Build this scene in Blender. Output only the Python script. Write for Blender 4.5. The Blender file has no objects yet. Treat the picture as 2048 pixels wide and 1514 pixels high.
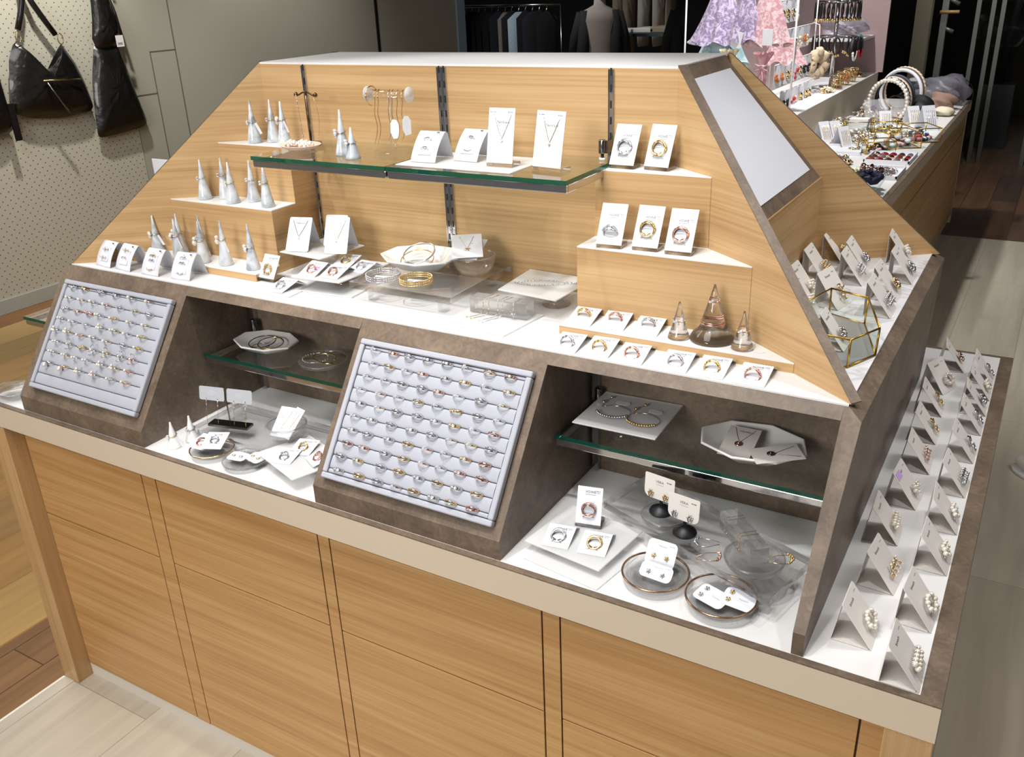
import bpy, bmesh, math, random
from mathutils import Vector, Matrix, Euler
R = math.radians
rnd = random.Random(7)
scene = bpy.context.scene
col = scene.collection

# ---------------------------------------------------------------- camera
cam_d = bpy.data.cameras.new('camera'); cam = bpy.data.objects.new('camera', cam_d); col.objects.link(cam)
cam.location = (0.0012, -1.0316, 1.7389)
cam.rotation_euler = (R(66.1687), R(2.1551), R(30.4646))
cam_d.sensor_width = 36.0; cam_d.lens = 36.0 * 1798.99 / 2048.0
cam_d.clip_start = 0.02; cam_d.clip_end = 60
scene.camera = cam
scene.view_settings.view_transform = 'Standard'; scene.view_settings.look = 'None'
scene.view_settings.gamma = 1.0; scene.view_settings.exposure = -0.06
scene.view_settings.use_curve_mapping = False
scene.cycles.max_bounces = 10; scene.cycles.transparent_max_bounces = 24
scene.cycles.transmission_bounces = 10; scene.cycles.glossy_bounces = 4; scene.cycles.diffuse_bounces = 3
scene.cycles.caustics_reflective = False; scene.cycles.caustics_refractive = False
scene.cycles.sample_clamp_indirect = 6.0
scene.cycles.use_denoising = True

# ---------------------------------------------------------------- world
w = bpy.data.worlds.new('world'); scene.world = w; w.use_nodes = True
w.node_tree.nodes['Background'].inputs[0].default_value = (1.0, 0.98, 0.96, 1)
w.node_tree.nodes['Background'].inputs[1].default_value = 0.16

# ---------------------------------------------------------------- ceiling lamps and added fill lights
def lamp(kind, loc, power, size=0.05, target=None, color=(1, .98, .96), angle=60, blend=.5, sy=None, spread=None):
    d = bpy.data.lights.new('spot_or_fill_lamp', kind); o = bpy.data.objects.new('spot_or_fill_lamp', d); col.objects.link(o)
    o.location = loc; d.energy = power; d.color = color
    if kind == 'SPOT':
        d.shadow_soft_size = size; d.spot_size = R(angle); d.spot_blend = blend
    else:
        d.shape = 'RECTANGLE'; d.size = size; d.size_y = sy or size
        if spread: d.spread = R(spread)
    t = Vector(target) if target else Vector((loc[0], loc[1], 0))
    v = t - Vector(loc)
    o.rotation_euler = v.to_track_quat('-Z', 'Y').to_euler() if v.length > 0 else (0, 0, 0)
    return o
# track spots over the jewellery counter
lamp('SPOT', (-1.02, 0.02, 2.95), 74, .035, (-1.0, .36, 1.1), angle=44, blend=.6)
lamp('SPOT', (-0.35, -.35, 2.95), 42, .035, (-.42, .30, 1.1), angle=44, blend=.6)
lamp('SPOT', (-1.95, -.30, 2.95), 38, .035, (-1.70, .2, 1.1), angle=44, blend=.6)
lamp('SPOT', (-0.72, -.42, 2.95), 50, .035, (-.72, .0, .9), angle=56, blend=.7)
lamp('SPOT', (-1.45, -.45, 2.95), 40, .035, (-1.45, .0, .9), angle=56, blend=.7)
lamp('SPOT', (0.15, 0.75, 2.95), 40, .035, (-.12, .7, .9), angle=46, blend=.6)
lamp('SPOT', (-4.6, 6.6, 3.0), 120, .05, (-4.4, 8.2, 1.0), angle=70, blend=.7)
# lamps over the rest of the shop, followed by added fill lights
lamp('SPOT', (-1.15, 3.3, 3.0), 220, .05, (-1.0, 4.0, .9), angle=80, blend=.7)
lamp('SPOT', (-1.5, 5.0, 3.0), 170, .05, (-1.5, 5.3, .9), angle=80, blend=.7)
lamp('SPOT', (-4.5, 2.2, 3.0), 190, .05, (-5.35, 2.5, 1.7), angle=75, blend=.8, color=(1, .96, .84))
lamp('SPOT', (-4.2, 4.0, 3.0), 95, .05, (-5.35, 4.4, 1.6), angle=75, blend=.9, color=(1, .96, .88))
lamp('AREA', (-1.0, -1.2, 3.05), 34, 1.2, sy=1.2)  # added soft fill above the counter front, not a shop fitting
lamp('AREA', (-1.2, -4.2, 2.9), 165, 1.6, sy=1.6, target=(-1.1, 0, .5))  # added fill from behind the camera, brightens the cabinet front
lamp('SPOT', (-.5, 7.2, 3.0), 90, .05, (-.4, 8.2, .4), angle=80, blend=.8)  # added light that lifts the dark column and floor at far right
lamp('AREA', (-3.4, .4, 3.05), 45, 1.2, sy=1.2)  # added fill that brightens the amber floor
lamp('AREA', (1.2, 1.2, 3.05), 26, 1.2, sy=1.2)  # added soft fill over the right-hand side

# ---------------------------------------------------------------- materials
MATS = {}
def mat(name, base=(.8, .8, .8), rough=.5, metal=0, trans=0, ior=1.45, coat=0, alpha=1, spec=.5, emis=None):
    if name in MATS: return MATS[name]
    m = bpy.data.materials.new(name); m.use_nodes = True
    b = m.node_tree.nodes['Principled BSDF']
    b.inputs['Base Color'].default_value = (*base, 1); b.inputs['Roughness'].default_value = rough
    b.inputs['Metallic'].default_value = metal; b.inputs['Transmission Weight'].default_value = trans
    b.inputs['IOR'].default_value = ior; b.inputs['Coat Weight'].default_value = coat
    b.inputs['Specular IOR Level'].default_value = spec
    if emis: b.inputs['Emission Color'].default_value = (*emis, 1); b.inputs['Emission Strength'].default_value = 1
    MATS[name] = m
    return m
def srgb(r, g, b):
    f = lambda c: (c / 255 / 12.92) if c / 255 <= .04045 else ((c / 255 + .055) / 1.055) ** 2.4
    return (f(r), f(g), f(b))
def N(m, t, **kw):
    n = m.node_tree.nodes.new(t)
    for k, v in kw.items():
        if k in n.inputs.keys(): n.inputs[k].default_value = v
        else: setattr(n, k, v)
    return n
def L(m, a, b): m.node_tree.links.new(a, b)
def coords(m, scale, rot=(0, 0, 0)):
    t = N(m, 'ShaderNodeTexCoord'); p = N(m, 'ShaderNodeMapping')
    p.inputs['Scale'].default_value = scale; p.inputs['Rotation'].default_value = rot
    L(m, t.outputs['Object'], p.inputs['Vector']); return p.outputs['Vector']
def ramp(m, fac, stops):
    r = N(m, 'ShaderNodeValToRGB'); e = r.color_ramp.elements
    while len(e) < len(stops): e.new(.5)
    for i, (p, c) in enumerate(stops): e[i].position = p; e[i].color = (*c, 1)
    L(m, fac, r.inputs['Fac']); return r.outputs['Color']
def bsdf(m): return m.node_tree.nodes['Principled BSDF']
def bump(m, h, s=.1, d=.001):
    b = N(m, 'ShaderNodeBump'); b.inputs['Strength'].default_value = s; b.inputs['Distance'].default_value = d
    L(m, h, b.inputs['Height']); L(m, b.outputs['Normal'], bsdf(m).inputs['Normal'])
def wood(name, c0, c1, c2, sc=(1.2, 1.2, 26), rough=.38):
    m = mat(name, c1, rough)
    n1 = N(m, 'ShaderNodeTexNoise', Scale=1.0, Detail=6.0, Roughness=.6, Distortion=.25); L(m, coords(m, sc), n1.inputs['Vector'])
    n2 = N(m, 'ShaderNodeTexNoise', Scale=1.0, Detail=3.0, Roughness=.5)
    L(m, coords(m, tuple(s * 7 if s > 5 else s * 2.2 for s in sc)), n2.inputs['Vector'])
    mx = N(m, 'ShaderNodeMix'); mx.inputs[0].default_value = .35
    L(m, n1.outputs['Fac'], mx.inputs[2]); L(m, n2.outputs['Fac'], mx.inputs[3])
    L(m, ramp(m, mx.outputs[0], [(.33, c0), (.5, c1), (.66, c2)]), bsdf(m).inputs['Base Color'])
    return m
W_OAK = wood('oak_laminate', srgb(166, 130, 87), srgb(192, 156, 110), srgb(204, 172, 127), sc=(1.1, 1.1, 34))
W_OAKC = wood('warm_oak_laminate', srgb(162, 120, 72), srgb(188, 145, 92), srgb(202, 163, 112), sc=(1.1, 1.1, 34))
W_OAKV = wood('oak_vertical', srgb(164, 128, 86), srgb(184, 148, 104), srgb(198, 164, 120), sc=(24, 24, 1.2))
def stone(name, c0, c1, c2, rough=.45):
    m = mat(name, c1, rough)
    n1 = N(m, 'ShaderNodeTexNoise', Scale=9.0, Detail=8.0, Roughness=.65, Distortion=.6); L(m, coords(m, (1, 1, 1)), n1.inputs['Vector'])
    n2 = N(m, 'ShaderNodeTexNoise', Scale=55.0, Detail=6.0, Roughness=.7, Distortion=1.5); L(m, coords(m, (1, 1, 1)), n2.inputs['Vector'])
    mx = N(m, 'ShaderNodeMix'); mx.inputs[0].default_value = .45
    L(m, n1.outputs['Fac'], mx.inputs[2]); L(m, n2.outputs['Fac'], mx.inputs[3])
    L(m, ramp(m, mx.outputs[0], [(.36, c0), (.5, c1), (.64, c2)]), bsdf(m).inputs['Base Color'])
    return m
BROWN = stone('brown_laminate', srgb(88, 75, 63), srgb(108, 93, 79), srgb(130, 113, 96))
WHITE = mat('white_laminate', srgb(228, 227, 226), .35)
BEIGE = mat('beige_laminate', srgb(205, 190, 168), .45)
SEAM = mat('dark_seam', srgb(60, 40, 26), .7)
PAPER = mat('paper', srgb(226, 227, 233), .6)
CREAM = mat('cream_paper', srgb(226, 220, 214), .6)
INK = mat('ink', srgb(44, 44, 50), .6)
LINK = mat('light_ink', srgb(120, 122, 132), .6)
CHROME = mat('chrome', srgb(205, 205, 208), .12, 1)
STEEL = mat('dark_steel', srgb(120, 118, 116), .22, 1)
SILVER = mat('silver', srgb(215, 215, 220), .16, 1)
GOLD = mat('gold', srgb(232, 202, 145), .16, 1)
ROSE = mat('rose_gold', srgb(224, 180, 166), .16, 1)
PEARL = mat('pearl', srgb(232, 224, 210), .2, .25, coat=1)
GEM = mat('gem', srgb(245, 247, 250), .03, .55, spec=1)
GREEN = mat('glass_edge', srgb(16, 84, 68), .1, 0, .5, 1.45)
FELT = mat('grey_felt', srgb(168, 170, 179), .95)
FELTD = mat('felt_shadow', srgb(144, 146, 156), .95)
PORC = mat('white_porcelain', srgb(242, 241, 238), .18, coat=.5)
BLACK = mat('black_plastic', srgb(28, 28, 32), .45)
BRASS = mat('brass', srgb(190, 150, 60), .3, 1)
def thin_glass(name, tint, solid=0, ior=1.35):
    # a pane that lets light straight through: no noisy refraction in thin sheets
    m = bpy.data.materials.new(name); m.use_nodes = True; nt = m.node_tree; nt.nodes.clear()
    o = nt.nodes.new('ShaderNodeOutputMaterial'); mx = nt.nodes.new('ShaderNodeMixShader')
    t = nt.nodes.new('ShaderNodeBsdfTransparent'); g = nt.nodes.new('ShaderNodeBsdfGlossy'); f = nt.nodes.new('ShaderNodeFresnel')
    f.inputs['IOR'].default_value = ior; t.inputs['Color'].default_value = (*tint, 1); g.inputs['Roughness'].default_value = .02
    ge = nt.nodes.new('ShaderNodeNewGeometry'); sb = nt.nodes.new('ShaderNodeMath'); sb.operation = 'MULTIPLY_ADD'; sb.use_clamp = True
    nt.links.new(ge.outputs['Backfacing'], sb.inputs[0]); sb.inputs[1].default_value = -2; nt.links.new(f.outputs[0], sb.inputs[2])
    nt.links.new(sb.outputs[0], mx.inputs[0]); nt.links.new(t.outputs[0], mx.inputs[1]); nt.links.new(g.outputs[0], mx.inputs[2])
    out = mx.outputs[0]
    if solid:   # part of the light is refracted as in solid acrylic
        r = nt.nodes.new('ShaderNodeBsdfGlass'); r.inputs['Roughness'].default_value = 0; r.inputs['IOR'].default_value = 1.42
        m2 = nt.nodes.new('ShaderNodeMixShader'); m2.inputs[0].default_value = solid
        nt.links.new(out, m2.inputs[1]); nt.links.new(r.outputs[0], m2.inputs[2]); out = m2.outputs[0]
    nt.links.new(out, o.inputs['Surface']); MATS[name] = m; return m
def frosted(name, body, fac):
    m = bpy.data.materials.new(name); m.use_nodes = True; nt = m.node_tree; nt.nodes.clear()
    o = nt.nodes.new('ShaderNodeOutputMaterial'); t = nt.nodes.new('ShaderNodeBsdfTransparent')
    d = nt.nodes.new('ShaderNodeBsdfPrincipled'); d.inputs['Base Color'].default_value = (*body, 1); d.inputs['Roughness'].default_value = .35
    mx = nt.nodes.new('ShaderNodeMixShader'); mx.inputs[0].default_value = fac
    nt.links.new(t.outputs[0], mx.inputs[1]); nt.links.new(d.outputs[0], mx.inputs[2]); nt.links.new(mx.outputs[0], o.inputs['Surface']); MATS[name] = m; return m
PANE = thin_glass('clear_pane', (.955, .985, .975))
CLEAR = thin_glass('clear_acrylic_sheet', (.98, .98, .98))
GLASS = thin_glass('clear_glass', (.988, .99, .99), .30, 1.5)
ACRYL = thin_glass('solid_acrylic', (.985, .985, .985), .16, 1.49)
CONEG = thin_glass('cone_glass', (.98, .98, .98), .8, 1.5)
FROST = frosted('frosted_acrylic', srgb(232, 232, 232), .55)
BOWLG = thin_glass('bowl_glass', (.90, .91, .91))

# ---------------------------------------------------------------- mesh helpers
class MB:
    """collects shapes; build() links them as ONE mesh object"""
    def __init__(s): s.v = []; s.f = []; s.mi = []; s.cur = 0; s.sm = []
    def add(s, vs, fs, smooth=False):
        o = len(s.v); s.v += [tuple(v) for v in vs]; s.f += [tuple(i + o for i in f) for f in fs]
        s.mi += [s.cur] * len(fs); s.sm += [smooth] * len(fs); return s
    def box(s, x0, x1, y0, y1, z0, z1):
        return s.add([(x0,y0,z0),(x1,y0,z0),(x1,y1,z0),(x0,y1,z0),(x0,y0,z1),(x1,y0,z1),(x1,y1,z1),(x0,y1,z1)],
                     [(0,3,2,1),(4,5,6,7),(0,1,5,4),(1,2,6,5),(2,3,7,6),(3,0,4,7)])
    def quad(s, a, b, c, d): return s.add([a, b, c, d], [(0, 1, 2, 3)])
    def prism(s, poly, n, smooth=False):
        """poly: list of 3D points (planar); n: offset vector"""
        k = len(poly); n = Vector(n)
        vs = [Vector(p) for p in poly] + [Vector(p) + n for p in poly]
        return s.add(vs, [tuple(range(k))[::-1], tuple(range(k, 2 * k))] + [(i, (i + 1) % k, (i + 1) % k + k, i + k) for i in range(k)], smooth)
    def tube(s, pts, r, seg=8, closed=False, cap=True):
        pts = [Vector(p) for p in pts]; n = len(pts); rs = r if isinstance(r, (list, tuple)) else [r] * n
        vs = []; up = None
        for i, p in enumerate(pts):
            a = pts[(i - 1) % n] if (closed or i > 0) else p
            b = pts[(i + 1) % n] if (closed or i < n - 1) else p
            t = (b - a)
            t = t.normalized() if t.length > 1e-9 else Vector((0, 0, 1))
            if up is None:
                up = Vector((0, 0, 1)) if abs(t.z) < .9 else Vector((1, 0, 0))
            x = up - t * up.dot(t)
            if x.length < 1e-6: x = t.orthogonal()
            x.normalize(); up = x; y = t.cross(x)
            for k in range(seg):
                an = 2 * math.pi * k / seg
                vs.append(p + (x * math.cos(an) + y * math.sin(an)) * rs[i])
        fs = []
        m = n if closed else n - 1
        for i in range(m):
            j = (i + 1) % n
            for k in range(seg):
                k2 = (k + 1) % seg
                fs.append((i * seg + k, i * seg + k2, j * seg + k2, j * seg + k))
        if cap and not closed:
            fs.append(tuple(range(seg))[::-1]); fs.append(tuple((n - 1) * seg + k for k in range(seg)))
        return s.add(vs, fs, True)
    def lathe(s, prof, seg=32, c=(0, 0, 0), sx=1, sy=1, smooth=True, closed=False):
        vs = []; n = len(prof)
        for r, z in prof:
            for k in range(seg):
                a = 2 * math.pi * k / seg
                vs.append((c[0] + r * sx * math.cos(a), c[1] + r * sy * math.sin(a), c[2] + z))
        fs = []
        for i in range(n if closed else n - 1):
            j = (i + 1) % n
            for k in range(seg):
                k2 = (k + 1) % seg
                fs.append((i * seg + k, i * seg + k2, j * seg + k2, j * seg + k))
        if not closed:
            if prof[0][0] > 1e-6: fs.append(tuple(range(seg))[::-1])
            if prof[-1][0] > 1e-6: fs.append(tuple((n - 1) * seg + k for k in range(seg)))
        return s.add(vs, fs, smooth)
    def ball(s, c, r, seg=8, rings=5, sq=(1, 1, 1)):
        vs = [(c[0], c[1], c[2] + r * sq[2])]; fs = []
        for i in range(1, rings):
            t = math.pi * i / rings
            for k in range(seg):
                a = 2 * math.pi * k / seg
                vs.append((c[0] + r * sq[0] * math.sin(t) * math.cos(a), c[1] + r * sq[1] * math.sin(t) * math.sin(a), c[2] + r * sq[2] * math.cos(t)))
        vs.append((c[0], c[1], c[2] - r * sq[2])); last = len(vs) - 1
        for k in range(seg):
            k2 = (k + 1) % seg
            fs.append((0, 1 + k, 1 + k2)); b = 1 + (rings - 2) * seg; fs.append((b + k2, b + k, last))
            for i in range(rings - 2):
                a0 = 1 + i * seg; fs.append((a0 + k, a0 + seg + k, a0 + seg + k2, a0 + k2))
        return s.add(vs, fs, True)
    def gem(s, c, r):
        x, y, z = c
        return s.add([(x+r,y,z),(x,y+r,z),(x-r,y,z),(x,y-r,z),(x,y,z+r*.8),(x,y,z-r)],
                     [(0,1,4),(1,2,4),(2,3,4),(3,0,4),(1,0,5),(2,1,5),(3,2,5),(0,3,5)])
    def xf(s, M, start=0):
        for i in range(start, len(s.v)): s.v[i] = tuple(M @ Vector(s.v[i]))
        return s
    def mesh(s, name, mats):
        me = bpy.data.meshes.new(name); me.from_pydata(s.v, [], s.f)
        for m in mats if isinstance(mats, (list, tuple)) else [mats]: me.materials.append(m)
        me.polygons.foreach_set('material_index', s.mi); me.polygons.foreach_set('use_smooth', s.sm)
        me.update(); return me
    def build(s, name, mats, parent=None, loc=None, fix=True):
        me = s.mesh(name, mats)
        if fix:
            bm = bmesh.new(); bm.from_mesh(me); bmesh.ops.recalc_face_normals(bm, faces=bm.faces); bm.to_mesh(me); bm.free()
        o = bpy.data.objects.new(name, me); col.objects.link(o)
        if parent: o.parent = parent
        if loc: o.location = loc
        return o
def bev(o, w=.002, seg=2):
    m = o.modifiers.new('bevel', 'BEVEL'); m.width = w; m.segments = seg; m.limit_method = 'ANGLE'; m.angle_limit = R(40); return o
def solid_acrylic(o):
    # broad faces let light straight through, the cut edges refract
    o.data.materials.clear(); o.data.materials.append(ACRYL); o.data.materials.append(CONEG)
    for p in o.data.polygons: p.material_index = 0 if abs(p.normal.z) > .5 else 1
    return o
def tag(o, label=None, cat=None, group=None, kind=None):
    if label: o['label'] = label
    if cat: o['category'] = cat
    if group: o['group'] = group
    if kind: o['kind'] = kind
    return o
def thing(name, label, cat, loc=(0, 0, 0), rz=0, group=None, rot=None):
    o = bpy.data.objects.new(name, None); col.objects.link(o); o.empty_display_size = .02
    o.location = loc; o.rotation_euler = rot if rot else (0, 0, rz)
    return tag(o, label, cat, group)
def put(name, me, parent=None, loc=(0, 0, 0), rot=(0, 0, 0), sc=None):
    o = bpy.data.objects.new(name, me); col.objects.link(o); o.parent = parent; o.location = loc; o.rotation_euler = rot
    if sc: o.scale = (sc, sc, sc) if isinstance(sc, (int, float)) else sc
    return o
def struct(o): o['kind'] = 'structure'; return o
_txt = {}
def text_mesh(s, size, m, spacing=1.0, bold=0):
    key = (s, size, m.name)
    if key not in _txt:
        c = bpy.data.curves.new('lettering', 'FONT'); c.body = s; c.size = size; c.align_x = 'CENTER'; c.align_y = 'CENTER'
        c.space_character = spacing; c.offset = bold; c.resolution_u = 2
        t = bpy.data.objects.new('lettering', c); col.objects.link(t)
        bpy.context.view_layer.update()
        me = bpy.data.meshes.new_from_object(t.evaluated_get(bpy.context.evaluated_depsgraph_get()))
        me.materials.clear(); me.materials.append(m)
        bpy.data.objects.remove(t); bpy.data.curves.remove(c); _txt[key] = me
    return _txt[key]

# ================================================================ THE SETTING
def planks(name, cols, wd, ln, rough=.3, along_y=True, mortar=(.05, .04, .03), grain=.5, msize=.002):
    m = mat(name, cols[0], rough)
    rot = (0, 0, R(90)) if along_y else (0, 0, 0)
    v = coords(m, (1, 1, 1), rot)
    b = N(m, 'ShaderNodeTexBrick', Scale=1.0); b.offset = .37; b.inputs['Brick Width'].default_value = ln; b.inputs['Row Height'].default_value = wd
    b.inputs['Mortar Size'].default_value = msize; b.inputs['Mortar Smooth'].default_value = .0; b.inputs['Bias'].default_value = 0
    b.inputs['Color1'].default_value = (0, 0, 0, 1); b.inputs['Color2'].default_value = (1, 1, 1, 1); b.inputs['Mortar'].default_value = (.5, .5, .5, 1)
    L(m, v, b.inputs['Vector'])
    c = ramp(m, b.outputs['Color'], [(i / (len(cols) - 1), k) for i, k in enumerate(cols)])
    n = N(m, 'ShaderNodeTexNoise', Scale=1.0, Detail=7.0, Roughness=.6, Distortion=.6)
    L(m, coords(m, (16, 1.3, 1) if along_y else (1.3, 16, 1)), n.inputs['Vector'])
    g = ramp(m, n.outputs['Fac'], [(.3, (1 - grain,) * 3), (.62, (1, 1, 1))])
    mx = N(m, 'ShaderNodeMix'); mx.data_type = 'RGBA'; mx.blend_type = 'MULTIPLY'; mx.inputs[0].default_value = 1
    L(m, c, mx.inputs[6]); L(m, g, mx.inputs[7])
    m2 = N(m, 'ShaderNodeMix'); m2.data_type = 'RGBA'; L(m, b.outputs['Fac'], m2.inputs[0]); L(m, mx.outputs[2], m2.inputs[6]); m2.inputs[7].default_value = (*mortar, 1)
    L(m, m2.outputs[2], bsdf(m).inputs['Base Color'])
    return m
TILE = planks('pale_plank_floor', [srgb(200, 190, 172), srgb(186, 176, 158), srgb(206, 197, 181)], .30, 1.2, .28, mortar=srgb(150, 142, 126), grain=.2, msize=.0012)
DARKW = planks('dark_plank_floor', [srgb(92, 68, 52), srgb(120, 88, 66), srgb(74, 58, 46), srgb(106, 82, 66)], .19, 1.1, .35, mortar=srgb(50, 38, 30), grain=.4)
AMBER = planks('amber_plank_floor', [srgb(196, 138, 76), srgb(206, 170, 112), srgb(176, 118, 66), srgb(190, 164, 104), srgb(150, 100, 60)], .27, 3.1, .35, mortar=srgb(150, 100, 60), grain=.25)
fl = MB().box(-2.142, 4.5, -4.0, 5.79, -.02, 0).build('floor', TILE); struct(fl)
MB_ = MB().box(-2.425, -2.142, -4.0, 12, -.02, -.001).build('floor_walkway_strip', planks('walnut_floor', [srgb(150, 112, 74), srgb(128, 94, 64), srgb(140, 104, 70)], .14, 1.3, .35, mortar=srgb(80, 58, 40), grain=.35)); struct(MB_)
struct(MB().box(-5.35, -2.425, -4.0, 12, -.02, -.0015).build('floor_left', AMBER))
struct(MB().box(-2.142, 4.5, 5.79, 14, -.02, -.001).build('floor_back', DARKW))
# bright joint profile between the two floors
struct(MB().box(-2.146, -2.138, -4.0, -.0, -.001, .001).build('trim_1', mat('joint_profile', srgb(236, 232, 214), .4)))
struct(MB().box(-7, 4.5, -4, 14, 3.12, 3.2).build('ceiling', mat('ceiling_paint', srgb(96, 94, 92), .8)))
# left wall: pegboard then smooth grey panels
PEG = mat('pegboard', srgb(190, 188, 172), .6)
v = coords(PEG, (1, 1, 1)); sx = N(PEG, 'ShaderNodeSeparateXYZ'); L(PEG, v, sx.inputs[0])
def cell(sock, p, off=0):
    a = N(PEG, 'ShaderNodeMath', operation='MULTIPLY_ADD'); L(PEG, sock, a.inputs[0]); a.inputs[1].default_value = 1 / p; a.inputs[2].default_value = off
    f = N(PEG, 'ShaderNodeMath', operation='FRACT'); L(PEG, a.outputs[0], f.inputs[0])
    s = N(PEG, 'ShaderNodeMath', operation='SUBTRACT'); L(PEG, f.outputs[0], s.inputs[0]); s.inputs[1].default_value = .5; return s.outputs[0]
def dots(off):
    a = cell(sx.outputs['Y'], .05, off); b = cell(sx.outputs['Z'], .05, off)
    q = N(PEG, 'ShaderNodeMath', operation='MULTIPLY'); L(PEG, a, q.inputs[0]); L(PEG, a, q.inputs[1])
    r = N(PEG, 'ShaderNodeMath', operation='MULTIPLY_ADD'); L(PEG, b, r.inputs[0]); L(PEG, b, r.inputs[1]); L(PEG, q.outputs[0], r.inputs[2])
    l = N(PEG, 'ShaderNodeMath', operation='LESS_THAN'); L(PEG, r.outputs[0], l.inputs[0]); l.inputs[1].default_value = .006; return l.outputs[0]
mxm = N(PEG, 'ShaderNodeMath', operation='MAXIMUM'); L(PEG, dots(0), mxm.inputs[0]); L(PEG, dots(.5), mxm.inputs[1])
L(PEG, ramp(PEG, mxm.outputs[0], [(.4, srgb(192, 189, 176)), (.6, srgb(96, 92, 84))]), bsdf(PEG).inputs['Base Color'])
GREY = mat('grey_wall_panel', srgb(172, 172, 160), .42)
wl = MB(); wl.box(-5.45, -5.35, -4, 3.04, .08, 3.12); struct(wl.build('wall_left', PEG))
g = MB(); g.box(-5.47, -5.355, 3.046, 5.69, 0, 3.12); g.box(-5.47, -5.355, 5.71, 6.96, 0, 3.12); g.box(-5.47, -5.358, 5.69, 5.71, 0, 3.12)
struct(g.build('wall_left_panels', GREY))
g = MB(); g.box(-5.36, -5.352, 3.46, 3.466, 0, 3.12); g.box(-5.36, -5.352, 3.25, 3.466, 1.395, 1.4); g.box(-5.36, -5.352, 3.046, 3.25, 1.13, 1.135); g.box(-5.36, -5.352, 3.247, 3.252, 0.3, 1.4)
struct(g.build('trim_2', mat('panel_groove', srgb(105, 105, 98), .6)))
g = MB(); g.box(-5.362, -5.345, 5.685, 5.715, 0, 3.12); struct(g.build('trim_3', mat('black_joint', srgb(20, 20, 20), .5)))
struct(MB().box(-5.352, -5.335, -4, 6.96, 0, .085).build('baseboard_left', mat('baseboard_grey', srgb(176, 178, 172), .5)))
# dark neighbouring shop behind
struct(MB().box(-7.5, -5.34, 6.96, 7.1, 0, 3.12).build('wall_back_return', mat('pale_blue_wall', srgb(150, 178, 200), .7)))
struct(MB().box(-9, 5, 12.0, 12.1, 0, 3.12).build('wall_back', mat('dark_wall', srgb(26, 24, 24), .8)))
struct(MB().box(-9.1, -9, 6.9, 12.1, 0, 3.12).build('wall_back_side', MATS['dark_wall']))

# ================================================================ THE JEWELLERY COUNTER
ZC, ZS = .86, 1.1655
XL, XR = -2.142, 0.0
# --- base cabinet
cab = thing('base_cabinet', 'long light oak base cabinet with flat doors and corner legs under the jewellery display', 'cabinet', (-1.07, .65, 0))
def P(o): o.parent = cab; o.matrix_parent_inverse = Matrix.Translation((1.07, -.65, 0)); return o
P(MB().box(-2.13, -.004, .052, 1.29, .04, .797).build('carcass', W_OAKC))
for x0, x1 in ((-2.142, -2.079), (-.063, -.001)):
    for y0, y1 in ((0.001, .06), (1.235, 1.30)):
        P(bev(MB().box(x0, x1, y0, y1, 0, .798).build('leg', W_OAKV), .0015))
P(MB().box(-2.079, -.063, .047, .062, 0, .038).build('plinth', mat('plinth_white', srgb(214, 208, 196), .5)))
for x0, x1 in ((-1.643, -1.598), (-1.120, -1.0925), (-.615, -.583), (-.096, -.063)):
    P(MB().box(x0, x1, .0455, .06, .038, .797).build('stile', W_OAKC))
for x0, x1 in ((-2.0775, -1.6460), (-1.5950, -1.1230), (-1.0895, -.6180), (-.5800, -.0990)):
    for z0, z1 in ((.040, .5305), (.5335, .756)):
        P(bev(MB().box(x0, x1, .045, .063, z0, z1).build('door' if z0 < .1 else 'drawer_front', W_OAKC), .001))
P(MB().box(-2.079, -.063, .0490, .0519, .038, .797).build('shadow_gap', SEAM))
# --- worktop
wt = thing('worktop', 'long white worktop with beige front edge and brown rim on the oak cabinet', 'worktop', (-1.07, .65, .8))
def P(o): o.parent = wt; o.matrix_parent_inverse = Matrix.Translation((1.07, -.65, -.8)); return o
P(MB().box(XL, 0, 0, 1.30, .7985, .8575).build('slab', BEIGE))
g = MB()
g.box(XL, 0, 0, .0125, .8575, .86); g.box(XL, 0, 1.287, 1.30, .8575, .86); g.box(-.0275, 0, .0125, 1.287, .8575, .86); g.box(XL, -2.128, .0125, 1.287, .8575, .86)
P(g.build('rim', BROWN))
P(MB().box(-2.128, -.0275, .0125, 1.287, .8575, .8597).build('inlay', WHITE))
# --- lower display case with two tray blocks and two open bays
dc = thing('display_case', 'brown stone-look display case with sloping front and two open bays on the worktop', 'display case', (-1.08, .5, ZC))
def P(o): o.parent = dc; o.matrix_parent_inverse = Matrix.Translation((1.08, -.5, -ZC)); return o
y0, yt, yk, zl, h = .0134, .2045, .366, .897, ZS
CHX = .0206
prof = [(y0, .8601), (y0, zl), (yt, h - .0), (yk, h - .0), (yk, .8601)]
def block(x0, x1, name):
    """solid with the sloping front profile"""
    b = MB(); b.prism([(x0, y, z) for y, z in prof], (x1 - x0, 0, 0)); return P(b.build(name, BROWN))
# left block, with its chamfered top left edge
b = MB()
zq = .288 + ZC; sl = (yt - y0) / (h - zl); yq = y0 + (zq - zl) * sl
A = [(-1.985, y0, .8601), (-1.985, y0, zl), (-1.985, yq, zq), (-1.985, 1.0885, zq), (-1.985, 1.0885, .8601)]
b.add(A + [(-1.964, yt, h - .003), (-1.964, 1.068, h - .003), (-1.56, y0, .8601), (-1.56, y0, zl), (-1.56, yt, h - .003), (-1.56, 1.068, h - .003), (-1.56, 1.0885, zq), (-1.56, 1.0885, .8601)],
      [(0, 4, 3, 2, 1), (2, 3, 6, 5), (0, 1, 8, 7), (1, 2, 5, 9, 8), (5, 6, 10, 9), (6, 3, 11, 10), (3, 4, 12, 11), (7, 8, 9, 10, 11, 12)])
P(b.build('tray_block', BROWN))
prof = [(y0, .8601), (y0, zl), (yt, h - .003), (yk, h - .003), (yk, .8601)]
block(-1.0796, -.675, 'tray_block')
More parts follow.
